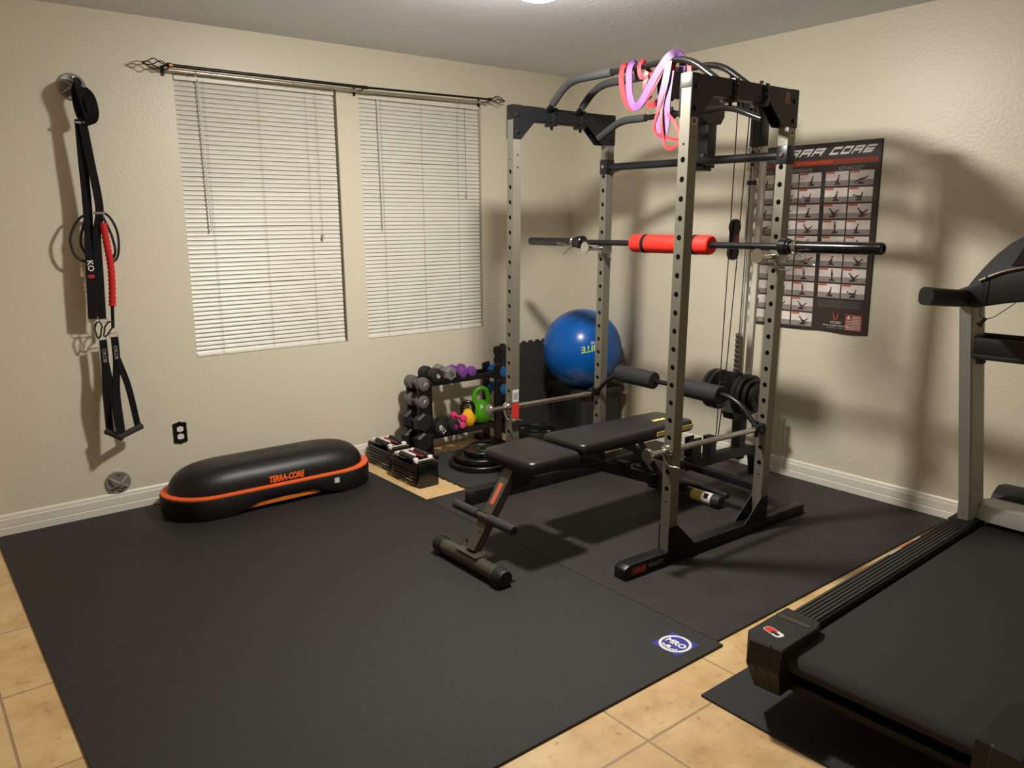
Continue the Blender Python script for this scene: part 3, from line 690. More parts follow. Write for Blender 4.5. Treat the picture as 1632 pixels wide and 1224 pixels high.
def plate(loc, r, t, label, hole=0.026, axis='z', rot=(0, 0, 0), group='weight plates', mark=None):
    rt = root('weight_plate', label, 'weight plate', loc, rot, group)
    bm = B(); rim = r*0.12
    pr = [(hole, 0), (r*0.36, 0), (r*0.42, t*0.22), (r-rim*1.5, t*0.22), (r-rim*1.1, 0), (r-0.004, 0), (r, 0.004), (r, t-0.004), (r-0.004, t), (r-rim*1.1, t), (r-rim*1.5, t*0.78), (r*0.42, t*0.78), (r*0.36, t), (hole, t), (hole, 0)]
    lathe(bm, pr, 48); obj('disc', bm, 'iron', rt, 35)
    bm = B(); lathe(bm, [(hole-0.003, t+0.0012), (hole+0.006, t+0.0012), (hole+0.006, t-0.002), (hole-0.003, t-0.002), (hole-0.003, t+0.0012)], 24); obj('hub_ring', bm, 'steel', rt, True)
    bm = B()
    for k in range(3):
        a = k*2*PI/3+0.4; pts = [((r*0.66)*math.cos(a+j*0.12), (r*0.66)*math.sin(a+j*0.12), t*0.80) for j in range(-3, 4)]
        sweep(bm, pts, 0, sec=rect(r*0.14, 0.002), up=(0, 0, 1))
    obj('grip_slot', bm, 'rubber', rt)
    if mark:
        for k in range(2):
            bm = text_bm(mark, r*0.22, 0.001); a = k*PI-1.1; bm.transform(Matrix.Translation((r*0.66*math.cos(a), r*0.66*math.sin(a), t*0.79)) @ Matrix.Rotation(a-PI/2, 4, 'Z')); obj('raised_number', bm, 'greytx', rt)
    return rt
plate((-1.250, -0.565, 0.0125), 0.193, 0.034, 'largest black weight plate lying on the foam tile at the bottom of its stack')
plate((-1.240, -0.555, 0.047), 0.165, 0.030, 'black weight plate in the middle of the stack on the foam tile')
plate((-1.225, -0.545, 0.0775), 0.112, 0.026, 'smaller black weight plate on top of the stack on the foam tile')
plate((-1.02, -0.33, 0.0125), 0.125, 0.028, 'black weight plate behind the big stack, under the right end of the dumbbell rack')
plate((-1.13, -0.285, 0.0125), 0.045, 0.02, 'smallest black weight plate beside the big stack near the rack', hole=0.014)
plate((-0.60, -0.31, 0.0), 0.152, 0.040, 'black weight plate on the floor in front of the black box, lower of two', mark=None)
plate((-0.60, -0.31, 0.0405), 0.146, 0.034, 'black weight plate with raised lettering, upper of two in front of the black box', mark='25')

# ------------------------------------------------------------------ black box and ball
rt = root('plyo_box', 'black plastic box with a wide top in the corner under the blue ball', 'box', (-0.222, -0.400, 0), (0, 0, -0.12))
def rr(x0, x1, y0, y1, r, n=5):
    o = []
    for cx, cy, a0 in ((x1-r, y0+r, -PI/2), (x1-r, y1-r, 0), (x0+r, y1-r, PI/2), (x0+r, y0+r, PI)):
        for k in range(n+1): a = a0+PI/2*k/n; o.append((cx+r*math.cos(a), cy+r*math.sin(a)))
    return o
bm = B(); tp = rr(-0.182, 0.182, -0.228, 0.228, 0.03)
loft(bm, [[(x*0.97, y*0.97, 0.312) for x, y in tp], [(x, y, 0.318) for x, y in tp], [(x, y, 0.345) for x, y in tp], [(x*0.97, y*0.975, 0.353) for x, y in tp], [(x*0.88, y*0.9, 0.350) for x, y in tp]]); obj('top', bm, 'rubber', rt, 35)
bm = B(); lo = rr(-0.165, 0.165, -0.205, 0.205, 0.04); 
loft(bm, [[(x*1.04, y*1.03, 0) for x, y in lo], [(x*0.97, y*0.97, 0.29) for x, y in lo], [(x*0.99, y*0.99, 0.313) for x, y in lo]]); obj('body', bm, 'rubber', rt, 35)
for (cx, cy, hx, hy) in ((0.0, -0.2045, 0.045, 0.006), (-0.165, 0, 0.006, 0.12)):
    bm = B(); bx(bm, cx-hx, cx+hx, cy-hy, cy+hy, 0.06, 0.25, 0.003); obj('side_recess', bm, 'blackpl', rt)
rb = 0.264; bc = V((-0.312, -0.460, 0.617))
rt = root('exercise_ball', 'large blue exercise ball resting on the black box in the corner', 'exercise ball', (bc.x, bc.y, bc.z-rb))
bm = B(); bmesh.ops.create_uvsphere(bm, u_segments=64, v_segments=48, radius=rb)
for v in bm.verts:
    if v.co.z < -rb*0.985: v.co.z = -rb*0.985
    a = v.co.z/rb*34; rad = v.co.length; v.co *= 1+0.0011*math.sin(a*PI)
bm.transform(Matrix.Translation((0, 0, rb))); obj('ball', bm, 'ball', rt, True)
cd = (V((-3.971, -4.291, 1.452))-bc).normalized(); sd = V((0, 0, 1)).cross(cd).normalized(); ud = cd.cross(sd)
def on_ball(txt, size, a, b, m, bold=0):
    # a: degrees to the right, b: degrees up as seen from the room; upside down print
    t = text_bm(txt, size, 0.0, bold=bold)
    bmesh.ops.subdivide_edges(t, edges=t.edges[:], cuts=1)
    for v in t.verts:
        x, y = -v.co.x, -v.co.y
        ax = math.radians(a)+x/rb; ay = math.radians(b)+y/rb
        x2 = ax*math.cos(0.17)-(ay-math.radians(b))*math.sin(0.17)*0; y2 = ay+(ax-math.radians(a))*0.2
        p = (cd*math.cos(y2)*math.cos(x2)+sd*math.cos(y2)*math.sin(x2)+ud*math.sin(y2))*(rb+0.0012)
        v.co = p+V((0, 0, rb))
    obj('name_print', t, m, rt)
on_ball('IGNITE', 0.058, 18.5, 1.0, 'lime', 0.0012)
on_ball('by SPRI', 0.026, 21.0, 9.0, 'white')
# ------------------------------------------------------------------ power rack (own frame: x to the rear, y to the left, z up)
RMX = Matrix(((0.9995293, 0.02958985, 0.00810004), (-0.02948827, 0.99948838, -0.0123859), (-0.0084624, 0.01214121, 0.99989048)))
RLOC = V((-1.4835, -2.2283, 0.008)); RROT = RMX.to_euler()
def rk(p): return RLOC+RMX @ V(p)
W = 1.12; D = 0.637; PW = 0.05
rack = root('power_rack', 'tall power rack with champagne uprights, black base and pull-up bars', 'power rack', RLOC, RROT)
def rp(name, bm, m, smooth=None, parent=None, label=None): return obj(name, bm, m, parent or rack, smooth, label=label)
# uprights with real holes in front and rear faces
def upright(x, y, z0, z1):
    bm = B(); hs = [0.334+0.0747*k for k in range(19)]; small = [0.276, 1.737]
    hole = sorted([(z, 0.0115) for z in hs]+[(z, 0.0048) for z in small])
    for xx, flip in ((x, 0), (x+PW, 1)):
        cuts = [z0]+[(a[0]+b[0])/2 for a, b in zip(hole, hole[1:])]
        cuts = [z0, hole[0][0]-0.035]+[(a[0]+b[0])/2 for a, b in zip(hole, hole[1:])]+[hole[-1][0]+0.035, z1]
        def quad(a, b):
            bm.faces.new([bm.verts.new((xx, yy, zz)) for yy, zz in ((y, a), (y+PW, a), (y+PW, b), (y, b))])
        quad(cuts[0], cuts[1]); quad(cuts[-2], cuts[-1])
        for (hz, hr), a, b in zip(hole, cuts[1:-2], cuts[2:-1]):
            cy = y+PW/2; cor = [math.atan2(s*(q-hz), t_*PW/2) for t_, q, s in ((1, b, 1), (-1, b, 1), (-1, a, 1), (1, a, 1))]
            cor = [c % (2*PI) for c in cor]; cor.sort(); ang = []
            for i in range(4):
                c0 = cor[i]; c1 = cor[(i+1) % 4]+(2*PI if i == 3 else 0)
                ang += [c0+(c1-c0)*j/4 for j in range(4)]
            inn = []; out = []
            for g in ang:
                c, s = math.cos(g), math.sin(g)
                k = min((PW/2)/abs(c) if abs(c) > 1e-9 else 9, ((b-hz)/s if s > 1e-9 else ((a-hz)/s if s < -1e-9 else 9)))
                out.append(bm.verts.new((xx, cy+k*c, hz+k*s))); inn.append((bm.verts.new((xx, cy+hr*c, hz+hr*s)), bm.verts.new((xx+(0.003 if not flip else -0.003), cy+hr*c, hz+hr*s))))
            for i in range(16):
                j = (i+1) % 16
                bm.faces.new((out[i], out[j], inn[j][0], inn[i][0])); bm.faces.new((inn[i][0], inn[j][0], inn[j][1], inn[i][1]))
    for yy in (y, y+PW):
        bm.faces.new([bm.verts.new((q, yy, zz)) for q, zz in ((x, z0), (x+PW, z0), (x+PW, z1), (x, z1))])
    for zz in (z0, z1):
        bm.faces.new([bm.verts.new((q, yy, zz)) for q, yy in ((x, y), (x+PW, y), (x+PW, y+PW), (x, y+PW))])
    return bm
posts = {}
for nm, x, y in (('FR', 0, 0), ('RR', D, 0), ('FL', 0, W), ('RL', D, W)):
    posts[nm] = rp('upright', upright(x, y, 0.058, 1.99), 'silver')
# small dark bolts holes on the outer side faces
for nm, zz in (('FR', (1.815, 1.764, 0.304, 0.248)), ('RR', (0.304, 0.248)), ('FL', (1.76, 1.70, 0.30)), ('RL', (0.30,))):
    x, y = {'FR': (0, 0), 'RR': (D, 0), 'FL': (0, W), 'RL': (D, W)}[nm]
    bm = B()
    for z in zz: cyl(bm, (x+0.028, y-0.0006, z), (x+0.028, y+0.001, z), 0.0045, 10)
    rp('side_hole', bm, 'blackpl', None, posts[nm])
for nm, x in (('FR', 0.025), ('RR', D+0.026)):
    bm = B(); t = bmesh.new(); lathe(t, [(0.011, 0), (0.0145, 0), (0.0145, 0.0008), (0.011, 0.0008), (0.011, 0)], 24, (x, 0.0, 1.822), (0, -1, 0)); merge(bm, t); bd = rp('badge', bm, 'white', None, posts[nm], 'white ring badge')
    bm = B(); lathe(bm, [(0, 0.0003), (0.011, 0.0003), (0.011, 0.0006), (0, 0.0006)], 20, (x, 0.0, 1.822), (0, -1, 0))
    rp('badge_center', bm, 'darkred', None, posts[nm], 'dark red badge centre')
# base rails
for y, zb_ in ((0, -0.002), (W, -0.014)):
    bm = B(); prism(bm, [(-0.262, zb_), (0.995, zb_), (1.0, 0.0), (1.0, 0.052), (0.995, 0.058), (-0.235, 0.058), (-0.258, 0.048)], y-0.004, y+0.056, 'y', 0.002); rl = rp('base_rail', bm, 'powder', 30)
    bm = B(); bx(bm, -0.262, -0.222, y-0.006, y+0.058, zb_, 0.046, 0.006); rp('end_cap', bm, 'blackpl', 30, rl)
    if y == 0:
        bm = B(); bx(bm, -0.218, -0.135, y-0.0050, y-0.0038, 0.010, 0.043); st = rp('sticker', bm, 'posterband', None, rl, 'orange red sticker block')
        bm = text_bm('FITNESS', 0.019, 0.0004, shear=0.3); bm.transform(basis((-0.176, -0.0052, 0.027), (1, 0, 0), (0, 0, 1))); rp('sticker_print', bm, 'orangetx', None, rl)
        bm = text_bm('REALITY', 0.024, 0.0004, shear=0.3); bm.transform(basis((-0.080, -0.0047, 0.029), (1, 0, 0), (0, 0, 1))); rp('sticker_print', bm, 'greytx', None, rl)
    for x, s in ((0, 1), (D, -1)):
        for yy in (y-0.004, y+PW):
            gx = (x if s == 1 else x+PW)
            bm = B(); prism(bm, [(gx-0.002*s, 0.045), (gx+s*0.168, 0.045), (gx+s*0.168, 0.058), (gx+s*0.052, 0.168), (gx-0.002*s, 0.168)], yy, yy+0.004, 'y'); rp('base_gusset', bm, 'powder')
        bm = B()
        for bxx, bz in ((x+0.025, 0.14), (x+0.025, 0.085)): lathe(bm, [(0, 0), (0.009, 0), (0.008, 0.006), (0, 0.007)], 6, (bxx, y-0.004, bz), (0, -1, 0))
        rp('bolt', bm, 'blackgl')
# top side beams with gusset plates and caps
for y in (0, W):
    for yy in (y-0.0045, y+PW+0.0005):
        bm = B()
        prism(bm, [(-0.002, 1.838), (0.047, 1.838), (0.137, 1.930), (0.49, 1.930), (0.588, 1.842), (0.688, 1.842), (0.688, 1.996), (-0.002, 1.996)], yy, yy+0.004, 'y'); rp('top_gusset', bm, 'powder')
    bm = B(); bx(bm, 0.05, D, y, y+PW, 1.925, 1.990, 0.002); rp('top_beam', bm, 'powder', 30)
    for x in (-0.003, D):
        bm = B(); bx(bm, x, x+PW+0.003, y-0.001, y+PW+0.001, 1.945 if y == 0 else 1.93, 1.999, 0.003); rp('post_cap', bm, 'powder' if y else 'steel' if x < 0 else 'powder', 30)  # front right cap: bright steel paints the lamp's glare onto a black cap
    # clamps for the pull-up bars
    for x in (0.215, 0.41):
        for dx in (0.045,):
            bm = B(); bx(bm, x+dx-0.014, x+dx+0.014, y-0.012, y+PW+0.012, 1.912, 2.002, 0.003); cl = rp('bar_clamp', bm, 'powder', 30)
            bm = B()
            for by in (y-0.012,):
                for bz in (1.945, 1.975): lathe(bm, [(0, 0), (0.009, 0), (0.008, 0.008), (0, 0.009)], 8, (x+dx, by, bz), (0, -1, 0))
            cyl(bm, (x+dx, y+0.02, 2.0), (x+dx, y+0.02, 2.014), 0.008, 8); cyl(bm, (x+dx, y+0.02, 1.895), (x+dx, y+0.02, 1.915), 0.008, 8)
            rp('bolt', bm, 'blackgl', 30, cl)
    bm = B()
    for bxx, bz in ((0.025, 1.95), (0.025, 1.87), (0.662, 1.95), (0.662, 1.87)): lathe(bm, [(0, 0), (0.010, 0), (0.009, 0.006), (0, 0.007)], 8, (bxx, y-0.0045, bz), (0, -1, 0))
    rp('bolt', bm, 'blackgl', 30)
bm = text_bm('R', 0.056, 0.0005, shear=0.1, bold=0.003); bm.transform(basis((0.606, -0.0052, 1.955), (1, 0, 0), (0, 0, 1))); rp('gusset_logo', bm, 'greytx')
bm = text_bm('R', 0.052, 0.0008, shear=0.1, bold=0.0006); bm.transform(basis((0.606, -0.0056, 1.955), (1, 0, 0), (0, 0, 1))); rp('gusset_logo', bm, 'posterband', label='red letter logo')
# pull-up bars
for x in (0.215, 0.41):
    pts = fillet([(x, 1.145, 1.975), (x, 1.10, 1.995), (x, 0.965, 2.108), (x, 0.21, 2.106), (x, 0.055, 2.0), (x, 0.02, 1.975)], 0.085, 8)
    bm = B(); sweep(bm, pts, 0.0135, 16); pb = rp('pull_up_bar', bm, 'blackgl', True)
    bm = B(); q = [p for p in pts if 0.62 < p.y < 1.08]; q = [V((x, 1.08, 2.012))]+q+[V((x, 0.66, 2.1072))]
    sweep(bm, q, 0.0185, 16); rp('foam_grip', bm, 'foam', True, pb)
# rear upper crossbar
bm = B(); cyl(bm, (0.662, 0.05, 1.728), (0.662, W, 1.728), 0.0195, 18); cb = rp('rear_crossbar', bm, 'powder', True)
for y, s in ((0, 1), (W, -1)):
    bm = B(); bx(bm, D-0.003, D+PW+0.003, y-0.003, y+PW+0.003, 1.69, 1.768, 0.003); rp('sleeve', bm, 'powder', 30, cb)
    ye = y+PW if s == 1 else y
    bm = B(); prism(bm, [(ye, 1.69), (ye+s*0.10, 1.715), (ye+s*0.10, 1.722), (ye, 1.722)], D+0.015, D+0.035, 'x'); rp('gusset', bm, 'powder', None, cb)
    bm = B(); lathe(bm, [(0, 0), (0.010, 0), (0.009, 0.006), (0, 0.007)], 8, (D-0.003, y+PW/2, 1.73), (-1, 0, 0)); rp('bolt', bm, 'chrome', 30, cb)
# rear lower crossbar
bm = B(); bx(bm, 0.69, 0.725, 0.05, W, 0.165, 0.20, 0.002); rp('lower_crossbar', bm, 'powder', 30)
for y in (0, W):
    bm = B(); bx(bm, 0.68, 0.735, (y+PW+0.001 if y == 0 else y-0.01), (y+PW+0.012 if y == 0 else y+0.001), 0.145, 0.22, 0.002); rp('crossbar_bracket', bm, 'powder', 30)
# safety bars
for y, z in ((PW/2, 0.502), (W+PW/2, 0.470)):
    bm = B(); cyl(bm, (-0.10, y, z), (D+0.03, y, z), 0.0125, 16); sb = rp('safety_bar', bm, 'chrome', True)
    bm = B(); lathe(bm, [(0, -0.006), (0.028, -0.006), (0.031, 0), (0.031, 0.005), (0.016, 0.009), (0.0125, 0.03)], 24, (-0.125, y, z), (1, 0, 0)); rp('knob', bm, 'chrome', True, sb)
    bm = B(); lathe(bm, [(0.0125, 0), (0.026, 0.004), (0.030, 0.012), (0.030, 0.020), (0.0125, 0.022)], 24, (-0.024, y, z), (1, 0, 0)); rp('flange', bm, 'chrome', True, sb)
    bm = B(); sweep(bm, fillet([(-0.035, y-0.004, z-0.012), (-0.03, y-0.025, z-0.055), (-0.01, y-0.075, z-0.055)], 0.02), 0.0035, 8); rp('lock_pin', bm, 'chrome', True, sb)
# J-hooks on the rear uprights
for y in (0, W):
    yc = y+PW/2; zj = 1.292
    bm = B(); bx(bm, D-0.004, D+PW+0.004, y-0.004, y+PW+0.004, zj-0.03, zj+0.022, 0.002); jh = rp('bar_hook', bm, 'steel', 30)
    bm = B(); cyl(bm, (D, yc, zj), (0.52, yc, zj), 0.0115, 14); rp('hook_arm', bm, 'chrome', True, jh)
    bm = B(); lathe(bm, [(0, 0), (0.031, 0), (0.033, 0.004), (0.029, 0.008), (0.0115, 0.010)], 24, (0.512, yc, zj+0.005), (1, 0, 0)); rp('hook_end', bm, 'chrome', True, jh)
    bm = B(); sweep(bm, fillet([(D-0.01, yc-0.01, zj-0.015), (D-0.01, yc-0.03, zj-0.055), (D, yc-0.085, zj-0.055)], 0.02), 0.0035, 8); rp('lock_pin', bm, 'chrome', True, jh)
# stickers on the front left upright
bm = B(); bx(bm, 0.006, 0.046, W-0.0012, W+0.0002, 0.50, 0.566); st = rp('label_sticker', bm, 'sticker', None, posts['FL'], 'white sticker')
bm = B()
for k in range(4): bx(bm, 0.014+k*0.007, 0.017+k*0.007, W-0.0016, W-0.001, 0.512, 0.55)
rp('sticker_print', bm, 'blackpl', None, posts['FL'])
bm = B(); bx(bm, 0.004, 0.048, W-0.0014, W+0.0002, 0.412, 0.492); rp('warning_sticker', bm, 'red', None, posts['FL'], 'red warning sticker')
bm = B(); bx(bm, -0.002, 0.055, W-0.02, W, 0.394, 0.404, 0.001); rp('sticker_clip', bm, 'steel', None, posts['FL'])
# knee roller on the safety bars
bm = B(); kp = fillet([(0.62, 1.13, 0.475), (0.62, 1.06, 0.55), (0.62, 0.96, 0.613), (0.62, 0.17, 0.622), (0.62, 0.05, 0.515)], 0.12, 8)
sweep(bm, kp, 0.0125, 14); kb = rp('knee_roller_bar', bm, 'powder', True)
for y0, y1 in ((0.955, 0.690), (0.50, 0.255)):
    bm = B(); lathe(bm, [(0, 0), (0.042, 0), (0.046, 0.004), (0.046, abs(y1-y0)-0.004), (0.042, abs(y1-y0)), (0, abs(y1-y0))], 28, (0.62, y0, 0.617), (0, -1, 0)); rp('foam_roller', bm, 'darkfoam', 40, kb)
for y, z in ((PW/2, 0.505), (W+PW/2, 0.475)):
    bm = B(); bx(bm, 0.585, 0.640, y-0.02, y+0.02, z-0.018, z+0.022, 0.004); cyl(bm, (0.60, y, z-0.04), (0.60, y, z+0.035), 0.008, 8); rp('roller_clamp', bm, 'powder', 30, kb)
# lat pulldown tower
YC = 0.545
bm = B(); bx(bm, 0.70, 0.765, YC-0.054, YC+0.018, 1.70, 2.09, 0.002); lat = rp('lat_tower_column', bm, 'powder', 30)
bm = B(); bx(bm, 0.638, 0.752, YC-0.045, YC+0.045, 1.685, 1.705, 0.002); bx(bm, 0.684, 0.70, YC-0.045, YC+0.045, 1.695, 1.765, 0.002); rp('column_clamp', bm, 'powder', 30, lat)
bm = B(); prism(bm, [(0.685, 1.905), (0.785, 1.905), (0.81, 1.94), (0.81, 2.04), (0.58, 2.04), (0.58, 1.96)], YC-0.060, YC+0.030, 'y'); rp('boom_bracket', bm, 'powder', None, lat)
bm = B(); bx(bm, 0.52, 1.23, YC-0.022, YC+0.022, 2.035, 2.085, 0.002); boom = rp('lat_boom', bm, 'powder', 30)
def pulley(name, c, r, par, m='blackpl', ax=(0, 1, 0)):
    bm = B(); a = V(c)-V(ax)*0.011
    lathe(bm, [(0, 0), (r*0.3, 0), (r*0.3, 0.003), (r, 0.003), (r, 0.007), (r*0.86, 0.011), (r, 0.015), (r, 0.019), (r*0.3, 0.019), (r*0.3, 0.022), (0, 0.022)], 24, a, ax); return rp(name, bm, m, 35, par)
bm = B()
for s in (-1, 1): prism(bm, [(0.43, 2.02), (0.47, 2.00), (0.53, 2.00), (0.56, 2.03), (0.56, 2.11), (0.52, 2.14), (0.45, 2.14), (0.42, 2.10)], YC+s*0.028-0.003, YC+s*0.028+0.003, 'y')
rp('pulley_housing', bm, 'powder', None, boom)
pulley('pulley', (0.485, YC, 2.06), 0.048, boom); pulley('pulley', (1.03, YC, 2.02), 0.045, boom); pulley('pulley', (1.13, YC, 2.005), 0.04, boom)
for y, w_, zt, zb_ in ((0.589, 0.038, 1.83, 0.25), (0.527, 0.036, 1.83, 0.50)):
    bm = B(); bx(bm, 1.20-0.012, 1.20+0.012, y-w_/2, y+w_/2, zb_, zt, 0.004); rp('guide_rail', bm, 'railpale', 30)
bm = B(); bx(bm, 1.17, 1.23, 0.525, 0.60, 1.83, 2.085, 0.003); rp('guide_head', bm, 'powder', 30)
bm = B(); bx(bm, 1.180, 1.189, 0.562, 0.612, 1.71, 1.825); gp = rp('guide_plate', bm, 'steel')
bm = B()
for z in (1.80, 1.74): lathe(bm, [(0, 0), (0.011, 0), (0.010, 0.008), (0, 0.008)], 6, (1.180, 0.578, z), (-1, 0, 0))
rp('bolt', bm, 'blackgl', None, gp)
for z in (1.635, 1.305):
    bm = B(); bx(bm, 1.186, 1.214, 0.568, 0.612, z, z+0.022); rp('stop_collar', bm, 'blackpl')
# carriage with weight horn, base beam and low pulley
bm = B(); bx(bm, 1.15, 1.18, 0.545, 0.625, 0.45, 0.62, 0.003); bx(bm, 1.15, 1.235, 0.565, 0.605, 0.44, 0.52, 0.003); cg = rp('weight_carriage', bm, 'powder', 30)
bm = B(); cyl(bm, (1.165, 0.40, 0.505), (1.165, 0.78, 0.505), 0.0125, 14); rp('weight_horn', bm, 'chrome', True, cg)
bm = B()
for k in range(8): lathe(bm, [(0.013, 0), (0.017, 0.012), (0.013, 0.024)], 10, (1.165, 0.585, 0.625+k*0.027), (0, 0, 1))
rp('carriage_spring', bm, 'steel', True, cg)
bm = B(); prism(bm, [(1.12, 0.36), (1.22, 0.36), (1.235, 0.44), (1.165, 0.49), (1.10, 0.40)], 0.54, 0.615, 'y'); rp('carriage_foot', bm, 'blackpl', None, cg)
bm = B(); bx(bm, 1.175, 1.225, 0.535, 0.595, 0.12, 0.37, 0.003); rp('tower_base_post', bm, 'powder', 30)
bm = B(); sweep(bm, fillet([(0.72, YC, 0.17), (1.20, YC+0.01, 0.165), (1.33, YC+0.01, 0.16), (1.36, YC+0.01, 0.0)], 0.09, 8), 0, sec=rect(0.055, 0.045), up=(0, 1, 0)); rp('base_beam', bm, 'powder', 50)
bm = B()
for s in (-1, 1): bx(bm, 0.75, 0.82, YC+s*0.026-0.003, YC+s*0.026+0.003, 0.16, 0.315, 0.001)
bx(bm, 0.90, 0.95, YC-0.025, YC+0.03, 0.18, 0.30, 0.003); rp('low_pulley_bracket', bm, 'powder')
pulley('pulley', (0.785, YC, 0.255), 0.045, None); pulley('pulley', (0.94, YC, 0.265), 0.036, None)
bm = B(); pts = [(0.70+0.016*math.cos(a), YC-0.02, 0.20+0.026*math.sin(a)) for a in [k*2*PI/14 for k in range(14)]]; sweep(bm, pts, 0.0035, 6, closed=True)
for k in range(7):
    zc = 0.165-k*0.019; pts = [(0.70+(0.007*math.cos(a) if k % 2 else 0), YC-0.02+(0 if k % 2 else 0.007*math.cos(a)), zc+0.013*math.sin(a)) for a in [q*2*PI/10 for q in range(10)]]; sweep(bm, pts, 0.002, 5, closed=True)
rp('cable_chain', bm, 'steel', True)
# cables
def cable(pts, r_=0.0028): bm = B(); sweep(bm, pts, r_, 8); return rp('cable', bm, 'rubtube', True)
cable([(0.437, YC, 2.06), (0.437, YC, 1.985)])
cable([(0.985, YC, 2.02), (0.985, YC, 1.44)]); cable([(1.085, YC, 2.01), (1.062, YC, 1.44)]); cable([(1.17, 0.575, 2.0), (1.17, 0.585, 0.66)])
cable([(0.985, YC, 1.27), (0.975, YC, 0.31), (0.955, YC, 0.265)]); cable([(1.058, YC, 1.27), (1.02, YC, 0.55), (0.99, YC, 0.27)])
c1 = (1.022, YC, 1.415); c2 = (1.018, YC, 1.285)
bm = B()
for s in (-1, 1): bx(bm, 0.999, 1.043, YC+s*0.014-0.002, YC+s*0.014+0.002, 1.265, 1.44, 0.001)
fl = rp('floating_pulley', bm, 'blackpl')
for c in (c1, c2): pulley('pulley', c, 0.041, fl)
bm = B(); bx(bm, 1.010, 1.04, YC-0.018, YC-0.0155, 1.335, 1.375); rp('pulley_label', bm, 'posterband', None, fl, 'orange pulley label')

def rthing(name, label, cat, p, group=None): return root(name, label, cat, rk(p), RROT, group)
def rpart(name, bm, m, rt, p, smooth=None, label=None, parent=None):
    bm.transform(Matrix.Translation(-V(p))); return obj(name, bm, m, parent or rt, smooth, label=label)

# ------------------------------------------------------------------ weight plates on the carriage
def cplate(yc, r, t, label, far):
    p = rk((1.165, yc, 0.505)); rt = root('weight_plate', label, 'weight plate', p, (RMX.to_4x4() @ Matrix.Rotation(PI/2, 4, 'X')).to_euler(), 'weight plates on the lat tower')
    bm = B(); lathe(bm, [(0.014, 0), (r*0.34, 0), (r*0.40, t*0.25), (r*0.78, t*0.25), (r*0.86, 0), (r-0.003, 0), (r, 0.003), (r, t-0.003), (r-0.003, t), (r*0.86, t), (r*0.78, t*0.75), (r*0.40, t*0.75), (r*0.34, t), (0.014, t), (0.014, 0)], 40); obj('disc', bm, 'iron', rt, 35)
    bm = B(); lathe(bm, [(0.0135, t+0.001), (0.022, t+0.001), (0.022, t-0.001), (0.0135, t-0.001), (0.0135, t+0.001)], 20); obj('hub_ring', bm, 'steel', rt, True)
cplate(0.735, 0.115, 0.026, 'black weight plate on the far end of the lat tower horn', True)
cplate(0.702, 0.115, 0.026, 'black weight plate on the far side of the lat tower horn, next to its post', True)
for k, r_ in enumerate((0.115, 0.115, 0.097, 0.078)):
    cplate(0.532-k*0.030, r_, 0.027, ('black weight plate nearest the lat tower post on the near side', 'second black weight plate on the near side of the lat tower horn', 'third, mid-sized black weight plate on the near side of the lat tower horn', 'smallest outer black weight plate on the near side of the lat tower horn')[k], False)

# ------------------------------------------------------------------ barbell, collars, pad
BX = 0.567
def bz(y): return 1.342-0.0121*y-0.003
b0 = (BX, 0.59, bz(0.59))
rt = rthing('barbell', 'long black barbell resting across the rear uprights of the power rack', 'barbell', b0)
bm = B(); cyl(bm, (BX, 1.26, bz(1.26)), (BX, -0.09, bz(-0.09)), 0.0145, 20); rpart('shaft', bm, 'powder', rt, b0, True)
for ya, yb in ((1.225, 1.690), (-0.060, -0.510)):
    s = 1 if yb > ya else -1
    bm = B(); d = V((0, s, -0.0121*s)); lathe(bm, [(0, 0), (0.0245, 0), (0.0245, abs(yb-ya)-0.004), (0.0215, abs(yb-ya)), (0.014, abs(yb-ya)), (0.013, abs(yb-ya)-0.006), (0, abs(yb-ya)-0.006)], 24, (BX, ya, bz(ya)), d); sl = rpart('sleeve', bm, 'blackgl', rt, b0, 35)
    bm = B(); lathe(bm, [(0.0145, -0.012), (0.030, -0.010), (0.036, -0.004), (0.036, 0.028), (0.031, 0.034), (0.031, 0.044), (0.0245, 0.046)], 24, (BX, ya, bz(ya)), d); rpart('shoulder', bm, 'blackgl', rt, b0, 35)
p0 = (BX, 0.575, bz(0.575))
rt = rthing('barbell_pad', 'red foam squat pad wrapped around the middle of the barbell', 'barbell pad', p0)
bm = B(); y0, y1 = 0.828, 0.320
pr = [(0.0150, 0), (0.038, 0), (0.044, 0.006), (0.046, 0.02), (0.046, 0.488), (0.044, 0.502), (0.038, 0.508), (0.0150, 0.508), (0.0150, 0)]
lathe(bm, pr, 30, (BX, y0, bz(y0)), (0, -1, 0.0121)); rpart('foam', bm, 'redpad', rt, p0, 35)
for o_ in (0.085, 0.405):
    bm = B(); lathe(bm, [(0.0455, 0), (0.0472, 0), (0.0472, 0.022), (0.0455, 0.022), (0.0455, 0)], 30, (BX, y0-o_, bz(y0-o_)), (0, -1, 0.0121)); rpart('strap', bm, 'web', rt, p0)
